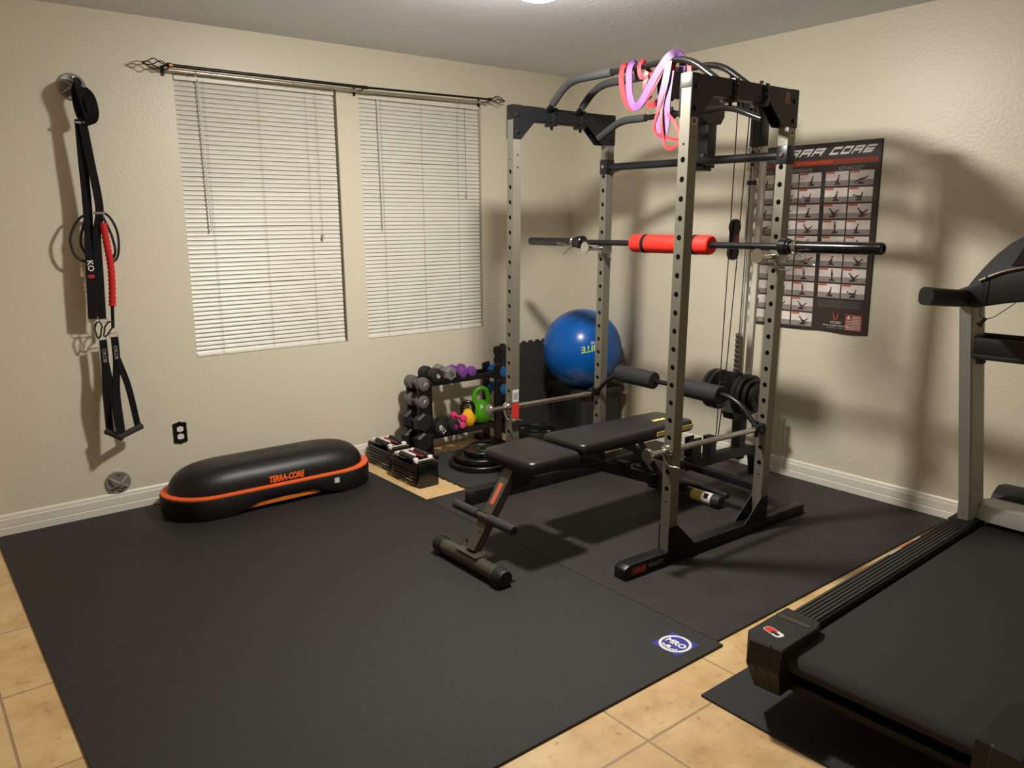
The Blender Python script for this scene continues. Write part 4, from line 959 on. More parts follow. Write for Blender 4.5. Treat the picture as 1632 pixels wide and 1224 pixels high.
for y, s, lab in ((1.283, 1, 'chrome spring collar on the left barbell sleeve'), (-0.118, -1, 'chrome spring collar on the right barbell sleeve in front of the poster')):
    p = (BX, y, bz(y)); rt = rthing('spring_collar', lab, 'barbell collar', p, 'spring collars on the barbell')
    pts = [(BX+0.0275*math.cos(a), y+s*0.0035*a/PI, bz(y)+0.0275*math.sin(a)) for a in [PI*k/10 for k in range(0, 62)]]
    bm = B(); sweep(bm, pts, 0.0032, 7); rpart('coil', bm, 'chrome', rt, p, True)
    for q, (dx, dy, dz) in enumerate(((-0.05, s*0.075, -0.035), (-0.015, s*0.105, -0.075)) if s < 0 else ((-0.06, s*0.085, -0.012), (-0.04, s*0.055, -0.07))):
        bm = B(); e = V((BX-0.02, y+s*0.01*q, bz(y)-0.022)); g = V((BX+dx, y+dy, bz(y)+dz))
        sd_ = V((0.008, 0, 0.006)); sweep(bm, curve([e, e*0.5+g*0.5, g, g+sd_, e*0.5+g*0.5+sd_], 4), 0.0026, 6); rpart('handle', bm, 'chrome', rt, p, True)

# ------------------------------------------------------------------ lat pulldown bar
lbx = 0.487; p = (lbx, 0.545, 1.93)
rt = rthing('lat_bar', 'black lat pulldown bar with bent ends hanging under the pull-up bars', 'pulldown bar', p)
cp = fillet([(lbx, 1.03, 1.862), (lbx, 0.875, 1.934), (lbx, 0.195, 1.932), (lbx, 0.03, 1.868)], 0.06, 7)
bm = B(); sweep(bm, cp, 0.0135, 16); rpart('bar', bm, 'blackgl', rt, p, True)
bm = B(); q = [V((lbx, 1.03, 1.862))]+[c for c in cp if c.y > 0.72]+[V((lbx, 0.70, 1.9335))]; sweep(bm, q[1:], 0.018, 14); rpart('grip', bm, 'foam', rt, p, True)
bm = B(); lathe(bm, [(0.0135, 0), (0.021, 0.0), (0.021, 0.05), (0.0135, 0.05)], 16, (lbx, 0.57, 1.9325), (0, -1, 0)); bx(bm, lbx-0.006, lbx+0.006, 0.53, 0.56, 1.94, 1.968, 0.003); rpart('swivel', bm, 'powder', rt, p, 35)
p2 = (0.46, 0.545, 1.965); 
bm = B(); pts = [(0.455+0.011*math.cos(a), 0.545, 1.972+0.028*math.sin(a)) for a in [k*2*PI/14 for k in range(14)]]; sweep(bm, pts, 0.004, 8, closed=True); rpart('carabiner', bm, 'chrome', rt, p, True)
# spare bar on the floor
p = V((-0.59, -1.56, 0.021)); 
rt = root('cable_bar', 'straight black bar lying on the mat behind the rear foot of the bench', 'cable bar', p)
bm = B(); cyl(bm, (-0.600, -1.885, 0.0225), (-0.575, -1.20, 0.0225), 0.0140, 14); obj('bar', bm, 'powder', rt, True, True)
bm = B(); cyl(bm, (-0.6005, -1.89, 0.0225), (-0.597, -1.79, 0.0225), 0.0145, 14); obj('grip', bm, 'rubber', rt, True, True)

# ------------------------------------------------------------------ resistance bands draped over the pull-up bar
def band(name, label, loops, m, w_, t_=0.0045, cat='resistance band'):
    p = (0.215, loops[0][0][1], loops[0][0][2]); rt = rthing(name, label, cat, p, 'resistance bands over the pull-up bar')
    for lp_ in loops:
        bm = B(); P = curve(lp_, 8); N = len(P)
        sweep(bm, P, 0, sec=rect(w_, t_), up=(1, 0.15, 0.1)); rpart('band', bm, m, rt, p, 50)
f = 0.196; b = 0.236
band('resistance_band', 'wide red resistance band looped at the left end of the tangle', [[(b+0.01, 0.575, 2.05), (b+0.004, 0.575, 2.10), (0.215, 0.575, 2.125), (f, 0.575, 2.105), (f-0.012, 0.565, 2.05), (f-0.012, 0.545, 1.985), (f-0.014, 0.51, 1.943), (f-0.014, 0.472, 1.930), (f-0.012, 0.432, 1.947), (f-0.01, 0.386, 1.993), (f-0.006, 0.35, 2.045), (f-0.002, 0.325, 2.10), (0.215, 0.318, 2.128), (b, 0.315, 2.10), (b+0.01, 0.33, 2.04), (b+0.02, 0.40, 1.96), (b+0.02, 0.47, 1.945)]], 'redband', 0.026)
band('resistance_band', 'purple resistance band hanging inside the red one', [[(b+0.01, 0.52, 2.06), (b, 0.525, 2.105), (0.215, 0.527, 2.127), (f-0.004, 0.525, 2.10), (f-0.014, 0.515, 2.04), (f-0.016, 0.505, 1.985), (f-0.016, 0.478, 1.938), (f-0.016, 0.44, 1.945), (f-0.014, 0.39, 2.01), (f-0.01, 0.345, 2.07), (f-0.002, 0.30, 2.118), (0.215, 0.275, 2.13), (b, 0.26, 2.105), (b+0.01, 0.27, 2.06)],
     [(f-0.01, 0.29, 2.10), (f-0.02, 0.295, 2.02), (f-0.022, 0.312, 1.95), (f-0.022, 0.318, 1.88), (f-0.022, 0.31, 1.815), (f-0.02, 0.295, 1.80), (f-0.014, 0.285, 1.86), (f-0.012, 0.288, 1.94), (f-0.004, 0.282, 2.06)]], 'purpleband', 0.033)
band('resistance_band', 'narrow red resistance band hanging lowest in loops behind the front upright', [[(b, 0.30, 2.09), (0.215, 0.302, 2.127), (f-0.006, 0.305, 2.10), (f-0.02, 0.300, 2.0), (f-0.026, 0.312, 1.93), (f-0.028, 0.335, 1.87), (f-0.028, 0.343, 1.835), (f-0.026, 0.325, 1.808), (f-0.022, 0.27, 1.79), (f-0.02, 0.215, 1.778), (f-0.014, 0.19, 1.79), (f-0.012, 0.215, 1.815), (f-0.012, 0.25, 1.86), (f-0.012, 0.283, 1.90), (f-0.006, 0.29, 2.0), (f, 0.285, 2.09)],
     [(f-0.02, 0.31, 1.93), (f-0.03, 0.30, 1.86), (f-0.03, 0.285, 1.79), (f-0.03, 0.27, 1.757), (f-0.028, 0.245, 1.742), (f-0.024, 0.216, 1.752), (f-0.018, 0.20, 1.78), (f-0.014, 0.24, 1.86)]], 'redband', 0.0125)
band('resistance_band', 'short red resistance band knotted around both pull-up bars', [[(b+0.02, 0.44, 2.06), (b+0.004, 0.465, 2.10), (0.215, 0.468, 2.127), (f-0.002, 0.468, 2.10), (f-0.004, 0.455, 2.06), (f+0.0, 0.425, 2.055), (f-0.004, 0.43, 2.02), (f, 0.415, 1.98), (f+0.01, 0.405, 1.965)], [(f-0.002, 0.45, 2.07), (f-0.006, 0.432, 2.055), (f-0.002, 0.418, 2.075)], [(b, 0.222, 2.09), (b+0.004, 0.222, 2.03), (b+0.004, 0.218, 1.96)]], 'redband', 0.02)

# ------------------------------------------------------------------ adjustable bench
YB_ = -1.72
rt = root('weight_bench', 'black adjustable flat bench with padded seat and back inside the power rack', 'bench', (-1.45, YB_, MT))
def bp_(name, bm, m, smooth=None, label=None, parent=None): return obj(name, bm, m, parent or rt, smooth, True, label)
def pad(x0, x1, hw0, hw1, z0, z1, th, rc=0.035, crown=0.006):
    """padded cushion; hw = half width at each end"""
    o = []
    def corner(cx, cy, a0, r_): return [(cx+r_*math.cos(a0+PI/2*k/6), cy+r_*math.sin(a0+PI/2*k/6)) for k in range(7)]
    o += corner(x1-rc, -hw1+rc, -PI/2, rc)+corner(x1-rc, hw1-rc, 0, rc)+corner(x0+rc, hw0-rc, PI/2, rc)+corner(x0+rc, -hw0+rc, PI, rc)
    cx = (x0+x1)/2
    def zt(x): return z0+(z1-z0)*(x-x0)/(x1-x0)
    bm = B(); L_ = []
    for sc, dz in ((0.94, -th), (0.985, -th+0.004), (1.0, -th*0.6), (1.0, -th*0.38), (0.985, -0.010), (0.955, -0.002), (0.90, 0.002), (0.55, crown), (0.1, crown+0.001)):
        ins = (1-sc)*min(hw0, hw1)
        l = []
        for x, y in o:
            xx = cx+(x-cx)*(1-ins/((x1-x0)/2)); yy = y*(1-ins/max(hw0, hw1)) if sc > 0.5 else y*sc
            if sc <= 0.55: xx = cx+(x-cx)*sc
            l.append((xx, YB_+yy, zt(xx)+dz))
        L_.append(l)
    loft(bm, L_); return bm
bp_('seat', pad(-1.965, -1.672, 0.172, 0.178, 0.468, 0.470, 0.055), 'vinyl', 50)
bp_('back_pad', pad(-1.640, -0.845, 0.145, 0.128, 0.482, 0.470, 0.052), 'vinyl', 50)
bm = B(); bx(bm, -0.8462, -0.8435, YB_-0.105, YB_+0.105, 0.432, 0.455); bp_('end_band', bm, 'gold', label='yellow end band')
bm = B(); sweep(bm, [(-1.14, YB_-0.1358, 0.4465), (-0.88, YB_-0.1300, 0.4425), (-0.853, YB_-0.120, 0.442), (-0.8445, YB_-0.098, 0.442)], 0, sec=rect(0.004, 0.022), up=(0, 0, 1)); bp_('side_band', bm, 'gold', label='yellow side band')
bm = text_bm('SPIRIT', 0.036, 0.0004, bold=0.0014); bm.transform(basis((-1.018, YB_-0.034, 0.4822), (-1, 0, 0.015), (0, -1, 0))); bp_('pad_print', bm, 'ylw')
# frame tubes in the plane y = YB_
def beam(pts, w_, h_, m, name, label=None): bm = B(); sweep(bm, pts, 0, sec=rect(h_, w_), up=(0, 1, 0)); return bp_(name, bm, m, 30, label)
fl_ = beam([(-1.925, YB_, 0.40), (-2.145, YB_, 0.085)], 0.060, 0.040, 'benchgrey', 'front_leg')
d = (V((-2.145, YB_, 0.085))-V((-1.925, YB_, 0.40))).normalized(); nrm = V((d.z, 0, -d.x)) * (1 if d.z < 0 else -1)
c = V((-1.925, YB_, 0.40))+d*0.125+nrm*0.0206
if (V((-3.97, -4.29, 1.45))-c).dot(nrm) < 0: nrm = -nrm; c = V((-1.925, YB_, 0.40))+d*0.125+nrm*0.0206
bm = B(); bx(bm, -0.05, 0.05, -0.013, 0.013, -0.0006, 0.0006, mtx=basis(c, -d, (0, 1, 0))); bp_('leg_sticker', bm, 'postertag', parent=fl_, label='orange leg sticker')
bm = B()
for k in (0.22, 0.245, 0.30): cyl(bm, V((-1.925, YB_+0.012*(k < 0.24)-0.012*(k > 0.24), 0.40))+d*k+nrm*0.019, V((-1.925, YB_+0.012*(k < 0.24)-0.012*(k > 0.24), 0.40))+d*k+nrm*0.0212, 0.005, 8)
bp_('leg_hole', bm, 'blackpl', parent=fl_)
bm = B(); cyl(bm, (-2.158, YB_+0.222, 0.046), (-2.158, YB_-0.222, 0.046), 0.033, 22); ft = bp_('front_foot', bm, 'benchgrey', True)
for s in (-1, 1):
    bm = B(); pr = [(0.0345, 0), (0.0365, 0.004), (0.0365, 0.048), (0.032, 0.056), (0, 0.056)]
    lathe(bm, pr, 22, (-2.158, YB_+s*0.190, 0.046), (0, s, 0))
    for k in range(22): a = k*2*PI/22; bx(bm, -0.0016, 0.0016, 0, 0.046, 0.036, 0.0385, mtx=Matrix.Translation((-2.158, YB_+s*0.19+(0 if s > 0 else -0.046), 0.046)) @ Matrix.Rotation(a, 4, 'Y'))
    bp_('foot_cap', bm, 'rubber', 30, parent=ft)
    bm = B(); bx(bm, -2.19, -2.126, YB_+s*0.215-0.02, YB_+s*0.215+0.02, 0.008, 0.02, 0.003); bp_('foot_pad', bm, 'rubber', parent=ft)
bm = B(); bx(bm, -2.185, -2.115, YB_-0.075, YB_+0.075, 0.079, 0.084); bp_('foot_plate', bm, 'benchgrey')
for s in (-1, 1):
    bm = B(); cyl(bm, (-2.135, YB_+s*0.062, 0.08), (-2.130, YB_+s*0.062, 0.118), 0.005, 8); cyl(bm, (-2.134, YB_+s*0.062, 0.084), (-2.133, YB_+s*0.062, 0.094), 0.010, 6); bp_('bolt', bm, 'chrome', 30)
bm = B(); hc = V((-2.085, YB_, 0.223)); cyl(bm, hc+V((0, 0.20, 0)), hc-V((0, 0.20, 0)), 0.0135, 14); rb_ = bp_('leg_hold_bar', bm, 'benchgrey', True)
for s in (-1, 1):
    bm = B(); lathe(bm, [(0, 0), (0.019, 0), (0.021, 0.004), (0.021, 0.162), (0.018, 0.168), (0, 0.168)], 18, hc+V((0, s*0.042, 0)), (0, s, 0)); bp_('foam_grip', bm, 'foam', 40, parent=rb_)
bm = B(); bx(bm, -2.095, -2.04, YB_-0.035, YB_+0.035, 0.195, 0.215, 0.003); bp_('hold_bracket', bm, 'benchgrey')
bm = B(); bx(bm, -1.945, -1.70, YB_-0.032, YB_+0.032, 0.362, 0.412, 0.003); bp_('seat_frame', bm, 'powder', 30)
for s in (-1, 1):
    bm = B(); prism(bm, [(-1.95, 0.32), (-1.87, 0.325), (-1.80, 0.395), (-1.80, 0.412), (-1.95, 0.412)], YB_+s*0.034-0.002, YB_+s*0.034+0.002, 'y'); bp_('seat_plate', bm, 'powder')
beam([(-1.80, YB_, 0.388), (-1.50, YB_, 0.355), (-0.76, YB_, 0.062)], 0.05, 0.05, 'powder', 'main_beam')
bm = B(); bx(bm, -1.60, -1.02, YB_-0.022, YB_+0.022, 0.395, 0.432, 0.003); bp_('back_frame', bm, 'powder', 30)
bm = B()
for s in (-1, 1): sweep(bm, [(-1.17, YB_+s*0.04, 0.415), (-0.97, YB_+s*0.04, 0.145)], 0, sec=rect(0.03, 0.006), up=(0, 1, 0))
bp_('prop_strut', bm, 'powder')
bm = B(); bx(bm, -1.02, -0.93, YB_-0.045, YB_+0.045, 0.135, 0.165, 0.004); bx(bm, -1.245, -1.205, YB_-0.03, YB_+0.03, 0.25, 0.30, 0.003); bp_('ladder_catch', bm, 'powder')
bm = B(); cyl(bm, (-0.755, YB_+0.222, 0.043), (-0.755, YB_-0.20, 0.043), 0.030, 20); ft = bp_('rear_foot', bm, 'benchgrey', True)
bm = B(); cyl(bm, (-0.755, YB_-0.065, 0.043), (-0.755, YB_-0.135, 0.043), 0.0306, 20); bp_('foot_band', bm, 'gold', True, 'yellow foot band', ft)
bm = B(); cyl(bm, (-0.755, YB_-0.135, 0.043), (-0.755, YB_-0.192, 0.043), 0.0307, 20); bp_('foot_label', bm, 'sticker', True, 'white foot label', ft)
bm = B()
for k in range(5): bx(bm, -0.789+0.002*k, -0.776+0.002*k, YB_-0.175+0.0*k, YB_-0.150, 0.055+0.004*k, 0.0565+0.004*k)
bp_('label_print', bm, 'blackpl', parent=ft)
for s in (-1, 1):
    bm = B(); lathe(bm, [(0.031, 0), (0.0345, 0.003), (0.0345, 0.042), (0.029, 0.05), (0, 0.05)], 20, (-0.755, YB_+s*0.192, 0.043), (0, s, 0)); bp_('foot_cap', bm, 'rubber', 35, parent=ft)
# ------------------------------------------------------------------ poster on the right wall
PY0, PY1, PZ0, PZ1 = -2.268, -1.545, 0.862, 1.848     # PY0 = right edge in the photo
rt = root('exercise_poster', 'dark exercise chart poster with rows of small photos on the right wall', 'poster', (-0.001, (PY0+PY1)/2, PZ0))
N = 10
bm = B(); A_ = []
for i in range(N+1):
    for j in (0, 1):
        y = PY1+(PY0-PY1)*i/N; curl = 0.006*(1-j)*(0.3+0.7*abs(math.sin(i*0.9)))*(1 if i > 4 else 0.4)
        A_.append(bm.verts.new((-0.002-curl, y, (PZ0+0.004*math.sin(i*1.3)) if j == 0 else PZ1)))
bw = [bm.verts.new((v.co.x+0.0012, v.co.y, v.co.z)) for v in A_]
for i in range(N):
    q = [2*i, 2*i+2, 2*i+3, 2*i+1]
    bm.faces.new([A_[k] for k in q]); bm.faces.new([bw[k] for k in q][::-1])
for a_, b_ in [(2*i, 2*i+2) for i in range(N)]+[(2*i+1, 2*i+3) for i in range(N)]+[(0, 1), (2*N, 2*N+1)]: bm.faces.new((A_[a_], A_[b_], bw[b_], bw[a_]))
obj('sheet', bm, 'poster', rt, world=True)
XF = -0.0095
def pq(bm, y0, y1, z0, z1, o=0.0):
    bm.faces.new([bm.verts.new(p) for p in ((XF-o, y0, z0), (XF-o, y1, z0), (XF-o, y1, z1), (XF-o, y0, z1))])
bm = B(); pq(bm, PY1-0.0005, PY0+0.0005, PZ0+0.006, PZ1-0.0005, -0.0007); obj('print_background', bm, 'poster', rt, world=True)
bandm = B(); pq(bandm, PY1, PY0+0.012, 1.735, 1.764)
def ptext(s, size, y, z, m, shear=0.0, bold=0.0, o=0.0006, sx=1.0, name='print'):
    t = text_bm(s, size, 0.0, shear, bold); t.transform(Matrix.Diagonal((sx, 1, 1, 1))); t.transform(basis((XF-o, y, z), (0, -1, 0), (0, 0, 1))); return obj(name, t, m, rt, world=True)
def ptbm(s_, size, y, z, shear=0.0, bold=0.0, o=0.0006, sx=1.0):
    t = text_bm(s_, size, 0.0, shear, bold); t.transform(Matrix.Diagonal((sx, 1, 1, 1))); t.transform(basis((XF-o, y, z), (0, -1, 0), (0, 0, 1))); return t
def techno(word, x0, z0, h, w_, gap, th, sh_):
    S = {'T': 'tm', 'E': 'tlcb', 'R': 'tlRcr', 'A': 'tlRrc', 'C': 'tlb', 'O': 'tlbRr'}
    bm_ = B(); x = x0
    for ch in word:
        if ch == ' ': x += w_*0.75; continue
        for s_ in S[ch]:
            a_, b_, c_, d_ = {'t': (0, 1, 1-th, 1), 'b': (0, 1, 0, th), 'c': (0.18 if ch == 'E' else 0, 1, 0.5-th/2-0.04, 0.5+th/2-0.04), 'l': (0, th*0.62, 0, 1), 'R': (1-th*0.62, 1, 0.45, 1), 'r': (1-th*0.62, 1, 0, 0.5), 'm': (0.5-th*0.31, 0.5+th*0.31, 0, 1)}[s_]
            if ch == 'R' and s_ == 'r': d_ = 0.36
            q = [(a_, c_), (b_, c_), (b_, d_), (a_, d_)]
            bm_.faces.new([bm_.verts.new((XF-0.0006-0.00002*'tbclRrm'.index(s_), x-(u_*w_+v_*sh_*h), z0+v_*h)) for u_, v_ in q])
        x -= w_+gap
    return bm_
titm = techno('TERRA', -1.60, 1.785, 0.038, 0.058, 0.0125, 0.27, 0.85)
_t2 = techno('CORE', -1.985, 1.785, 0.038, 0.048, 0.0125, 0.27, 0.85)
_me = bpy.data.meshes.new('t'); _t2.to_mesh(_me); _t2.free(); titm.from_mesh(_me); bpy.data.meshes.remove(_me)
ptext('BY VICORE FITNESS', 0.020, -1.905, 1.749, 'orangetx', sx=1.2)
cw, chh, gp_, pit = 0.1265, 0.0735, 0.008, 0.0828
cols = []
yy = PY0+0.030
for g_ in range(3):
    for k in range(2 if g_ < 2 else 1): cols.append((yy, yy+cw, g_)); yy += cw+gp_
    yy += 0.016
ptext('ADVANCED*', 0.028, cols[1][0]-0.01, 1.713, 'greytx', sx=0.85); ptext('INTERMEDIATE', 0.028, cols[3][0], 1.713, 'greytx', sx=0.85); ptext('BEGINNER', 0.028, (cols[4][0]+cols[4][1])/2, 1.713, 'greytx', sx=0.85)
ph = B(); tg = B(); f1 = B(); f2 = B(); fb = B(); rnd = random.Random(5)
for ci, (y0, y1, g_) in enumerate(cols):
    for rr_ in range(8 if g_ == 0 else 10):
        zt = 1.700-rr_*pit; pq(ph, y1, y0, zt-chh, zt)
        pq(tg, y1-0.002, y1-0.05, zt-0.010, zt-0.001, 0.0004)
        pq(fb, y1, y0, zt-chh, zt-chh*0.62, 0.0002)
        b_ = f2 if g_ == 1 and rnd.random() < 0.6 else f1
        cy_ = (y0+y1)/2+rnd.uniform(-0.012, 0.012); zb2 = zt-chh+0.006
        t = bmesh.new()
        # dome trainer
        pr = [(0.018*math.cos(a), 0.013*math.sin(a)) for a in [PI*k/8 for k in range(9)]]
        vs = [f1.verts.new((XF-0.0007, cy_+p[0], zb2+p[1])) for p in pr]; f1.faces.new(vs)
        def limb(a, b, w_):
            a = V(a); b = V(b); n_ = V((-(b-a).y, (b-a).x)).normalized()*w_
            vs = [b_.verts.new((XF-0.0009, q.x, q.y)) for q in (a+n_, b+n_*0.7, b-n_*0.7, a-n_)]; b_.faces.new(vs)
        pose = rnd.choice('usplb')
        base = (cy_, zb2+0.012)
        if pose == 'u': limb(base, (cy_, zb2+0.034), 0.0045); limb((cy_, zb2+0.03), (cy_+0.002, zb2+0.050), 0.006); hd = (cy_+0.002, zb2+0.056)
        elif pose == 's': limb(base, (cy_+0.014, zb2+0.02), 0.005); limb((cy_+0.002, zb2+0.016), (cy_-0.004, zb2+0.038), 0.006); hd = (cy_-0.005, zb2+0.045)
        elif pose == 'p': limb((cy_+0.012, zb2+0.02), (cy_-0.026, zb2+0.030), 0.006); limb((cy_+0.012, zb2+0.02), (cy_+0.036, zb2+0.006), 0.004); hd = (cy_-0.032, zb2+0.034)
        elif pose == 'l': limb((cy_-0.005, zb2+0.018), (cy_+0.012, zb2+0.036), 0.006); limb((cy_-0.005, zb2+0.018), (cy_-0.034, zb2+0.038), 0.004); limb((cy_, zb2+0.016), (cy_-0.028, zb2+0.010), 0.004); hd = (cy_+0.016, zb2+0.042)
        else: limb((cy_-0.015, zb2+0.018), (cy_+0.020, zb2+0.022), 0.007); limb((cy_-0.012, zb2+0.02), (cy_-0.018, zb2+0.044), 0.004); hd = (cy_+0.027, zb2+0.028)
        vs = [b_.verts.new((XF-0.0009, hd[0]+0.005*math.cos(a), hd[1]+0.005*math.sin(a))) for a in [2*PI*k/8 for k in range(8)]]; b_.faces.new(vs)
        t.free()
def multi(name, parts_, par):
    big = bmesh.new(); mats = []
    for bm_, m_ in parts_:
        for f_ in bm_.faces: f_.material_index = len(mats)
        me_ = bpy.data.meshes.new('t'); bm_.to_mesh(me_); bm_.free(); big.from_mesh(me_); bpy.data.meshes.remove(me_); mats.append(M[m_] if isinstance(m_, str) else m_)
    big.transform(RM[top_of(par).name].inverted())
    me_ = bpy.data.meshes.new(name); big.to_mesh(me_); big.free()
    for m_ in mats: me_.materials.append(m_)
    o_ = bpy.data.objects.new(name, me_); COL.objects.link(o_); o_.parent = par; return o_
multi('title_print', [(bandm, 'posterband'), (titm, 'white')], rt)
multi('photo_grid', [(ph, 'posterphoto'), (fb, mat('poster photo floor', srgb(150, 140, 138), 0.32)), (tg, 'postertag'), (f1, 'posterfig'), (f2, 'posterfig2')], rt)
zb3 = 1.700-8*pit
bm = B(); ya = cols[1][1]-0.005
for k in range(4): pq(bm, ya, PY0+0.045, zb3-0.006-k*0.010, zb3-0.0095-k*0.010, 0.0004)
obj('fine_print', bm, 'greydb', rt, world=True)
bm = B(); pq(bm, PY0+0.125, PY0+0.030, PZ0+0.018, PZ0+0.105, 0.0004); obj('warning_box', bm, 'posterband', rt, world=True)
bm = B()
for k in range(9): pq(bm, PY0+(0.118 if k > 2 else 0.085), PY0+0.037, PZ0+0.096-k*0.0085, PZ0+0.0925-k*0.0085, 0.0008)
vs = [bm.verts.new((XF-0.0008, PY0+y, PZ0+z)) for y, z in ((0.092, 0.078), (0.118, 0.078), (0.105, 0.100))]; bm.faces.new(vs)
obj('warning_print', bm, 'sticker', rt, world=True)
bm = B(); yl = PY0+0.178
for s in (-1, 1):
    vs = [bm.verts.new((XF-0.0006, yl+y*s, PZ0+z)) for y, z in ((0.0, 0.07), (0.018, 0.115), (0.014, 0.09), (0.004, 0.066))]; bm.faces.new(vs)
obj('logo', bm, 'postertag', rt, world=True)
ptext('VICORE', 0.018, yl, PZ0+0.055, 'white', 0.3); ptext('WWW.VICOREFITNESS.COM', 0.011, yl, PZ0+0.038, 'white'); ptext('STRONGER TOGETHER', 0.009, yl, PZ0+0.026, 'greytx')

# ------------------------------------------------------------------ treadmill (own frame: x forward, y lateral, right side negative)
TLOC = V((-2.080, -3.043, 0.0772)); TR = (0, 0, math.radians(1.7))
tm = root('treadmill', 'large black treadmill with grey uprights at the right edge of the photo', 'treadmill', TLOC, TR); tm.scale = (0.9525, 0.9525, 0.9525)      # its deck stands 7 cm clear of the mat
def tp(name, bm, m, smooth=None, parent=None, label=None): return obj(name, bm, m, parent or tm, smooth, label=label)
WT = 0.80
for y0, y1 in ((0, -0.100), (-WT+0.100, -WT)):
    lo_, hi_ = min(y0, y1), max(y0, y1)
    bm = B(); bx(bm, 0.20, 1.66, lo_, hi_, 0.10, 0.168, 0.004); fr = tp('foot_rail', bm, 'tmblack', 30)
    bm = B(); w_ = (hi_-lo_-0.012)/6
    for k in range(6): bx(bm, 0.22, 1.50, lo_+0.006+k*w_+0.002, lo_+0.006+(k+1)*w_-0.002, 0.165, 0.1745, 0.0015, 1)
    tp('rail_ribs', bm, 'tmrail', None, fr)
    bm = B(); bx(bm, 1.50, 1.66, lo_, hi_, 0.16, 0.176, 0.004); tp('rail_end', bm, 'tmblack', 30, fr)
    if y0 == 0:
        bm = B(); bx(bm, 0.93, 1.03, -0.016, -0.009, 0.1742, 0.1752); bx(bm, 1.14, 1.20, -0.016, -0.009, 0.1742, 0.1752); tp('rail_mark', bm, 'greytx', None, fr, 'grey rail print')
        bm = B(); bx(bm, 1.03, 1.14, -0.016, -0.009, 0.1742, 0.1752); tp('rail_mark', bm, 'posterband', None, fr, 'red rail print')
# end caps
for s, y0 in ((1, 0.004), (-1, -WT-0.004)):
    def Y(v): return y0-v if s == 1 else y0+v
    top = [(0.225, 0.0), (0.215, 0.125), (0.175, 0.140), (-0.036, 0.140), (-0.0365, 0.105), (-0.040, 0.100), (-0.045, 0.035), (0.00, 0.0)]
    mid = [(x-0.012*(x < 0), v) for x, v in top]
    bot = [(0.20, 0.012), (0.195, 0.115), (0.16, 0.125), (-0.008, 0.125), (-0.0085, 0.10), (-0.010, 0.095), (-0.012, 0.04), (0.02, 0.012)]
    bm = B(); lp_ = [[(x, Y(v), 0.022) for x, v in bot], [(x, Y(v), 0.115) for x, v in mid], [(x*0.995, Y(v), 0.185) for x, v in top], [(0.09+(x-0.09)*0.96, Y(0.07+(v-0.07)*0.95), 0.190) for x, v in top]]
    if s == -1: lp_ = [l[::-1] for l in lp_]
    loft(bm, lp_); ec = tp('end_cap', bm, 'tmblack', 20)
    if s == 1:
        bm = B(); bx(bm, 0.145, 0.165, Y(0.12), Y(0.012), 0.1902, 0.1912); tp('cap_step', bm, 'benchgrey', None, ec)
        ax, ay = V((-0.30, -1, 0)).normalized(), V((1, -0.30, 0)).normalized()
        def quadl(bm, u0, u1, v0, v1, z, rd):
            o_ = rr(u0, u1, v0, v1, rd, 4); c0 = V((0.045, Y(0.060), z)); vs = [bm.verts.new(c0+ax*p[0]+ay*p[1]) for p in o_]; bm.faces.new(vs)
        bm = B(); quadl(bm, -0.034, 0.036, -0.0165, 0.0165, 0.1908, 0.012); tp('logo_plate', bm, 'white', None, ec)
        bm = B(); quadl(bm, -0.032, 0.010, -0.0145, 0.0145, 0.1912, 0.010); tp('logo', bm, 'red', None, ec, 'red logo')
        bm = B(); quadl(bm, -0.004, 0.026, -0.009, 0.004, 0.1916, 0.004); tp('logo', bm, 'blackpl', None, ec, 'black logo mark')
        bm = B(); cyl(bm, (-0.052, Y(0.06), 0.10), (-0.048, Y(0.06), 0.10), 0.006, 10); tp('adjust_hole', bm, 'blackgl', None, ec)
# belt around the deck
ro = 0.030; xe0, xe1 = 0.033, 1.75; zc = 0.125
prb = [(xe1, zc+ro), (xe0, zc+ro)]+[(xe0-ro*math.sin(a), zc+ro*math.cos(a)) for a in [PI*k/10 for k in range(1, 10)]]+[(xe0, zc-ro), (xe1, zc-ro)]
bm = B(); prism(bm, prb, -WT+0.118, -0.118, 'y'); tp('belt', bm, 'belt', 40)
bm = B(); bx(bm, 0.12, 1.9, -WT+0.05, -0.05, 0.05, 0.094, 0.004); tp('deck_frame', bm, 'tmblack', 30)
bm = B(); bx(bm, 0.045, 0.105, -WT+0.12, -0.12, 0.022, 0.05, 0.004); tp('rear_crossbar', bm, 'darkrub', 30)
for y in (-0.06, -WT+0.06):
    bm = B(); bx(bm, 1.45, 1.56, y-0.02, y+0.02, -0.0725, 0.10, 0.004); bx(bm, 0.55, 0.62, y-0.02, y+0.02, -0.0725, 0.06, 0.004); tp('frame_foot', bm, 'blackpl', 30)
# front hood
bm = B()
o_ = [(1.60, -0.07), (1.575, -0.13), (1.565, -WT/2), (1.575, -WT+0.13), (1.60, -WT+0.07), (1.66, -WT+0.05), (1.74, -WT+0.08), (1.74, -0.08), (1.66, -0.05)]
loft(bm, [[(x, y, 0.175) for x, y in o_], [(x, y, 0.205) for x, y in o_], [(x+0.012*(1 if x < 1.7 else -1), y+(0.02 if y < -0.4 else -0.02), 0.238) for x, y in o_], [(x+0.02*(1 if x < 1.7 else -1), y+(0.03 if y < -0.4 else -0.03), 0.243) for x, y in o_]]); tp('hood_trim', bm, 'tmsilver', 25)
bm = B(); hp = [(1.70, 0.17), (1.70, 0.225), (1.73, 0.262), (1.79, 0.285), (1.88, 0.27), (1.93, 0.22), (1.945, 0.12), (1.93, -0.05), (1.72, -0.05)]
prism(bm, hp, -WT+0.09, -0.09, 'y', 0.006); tp('motor_hood', bm, 'tmblack', 30)
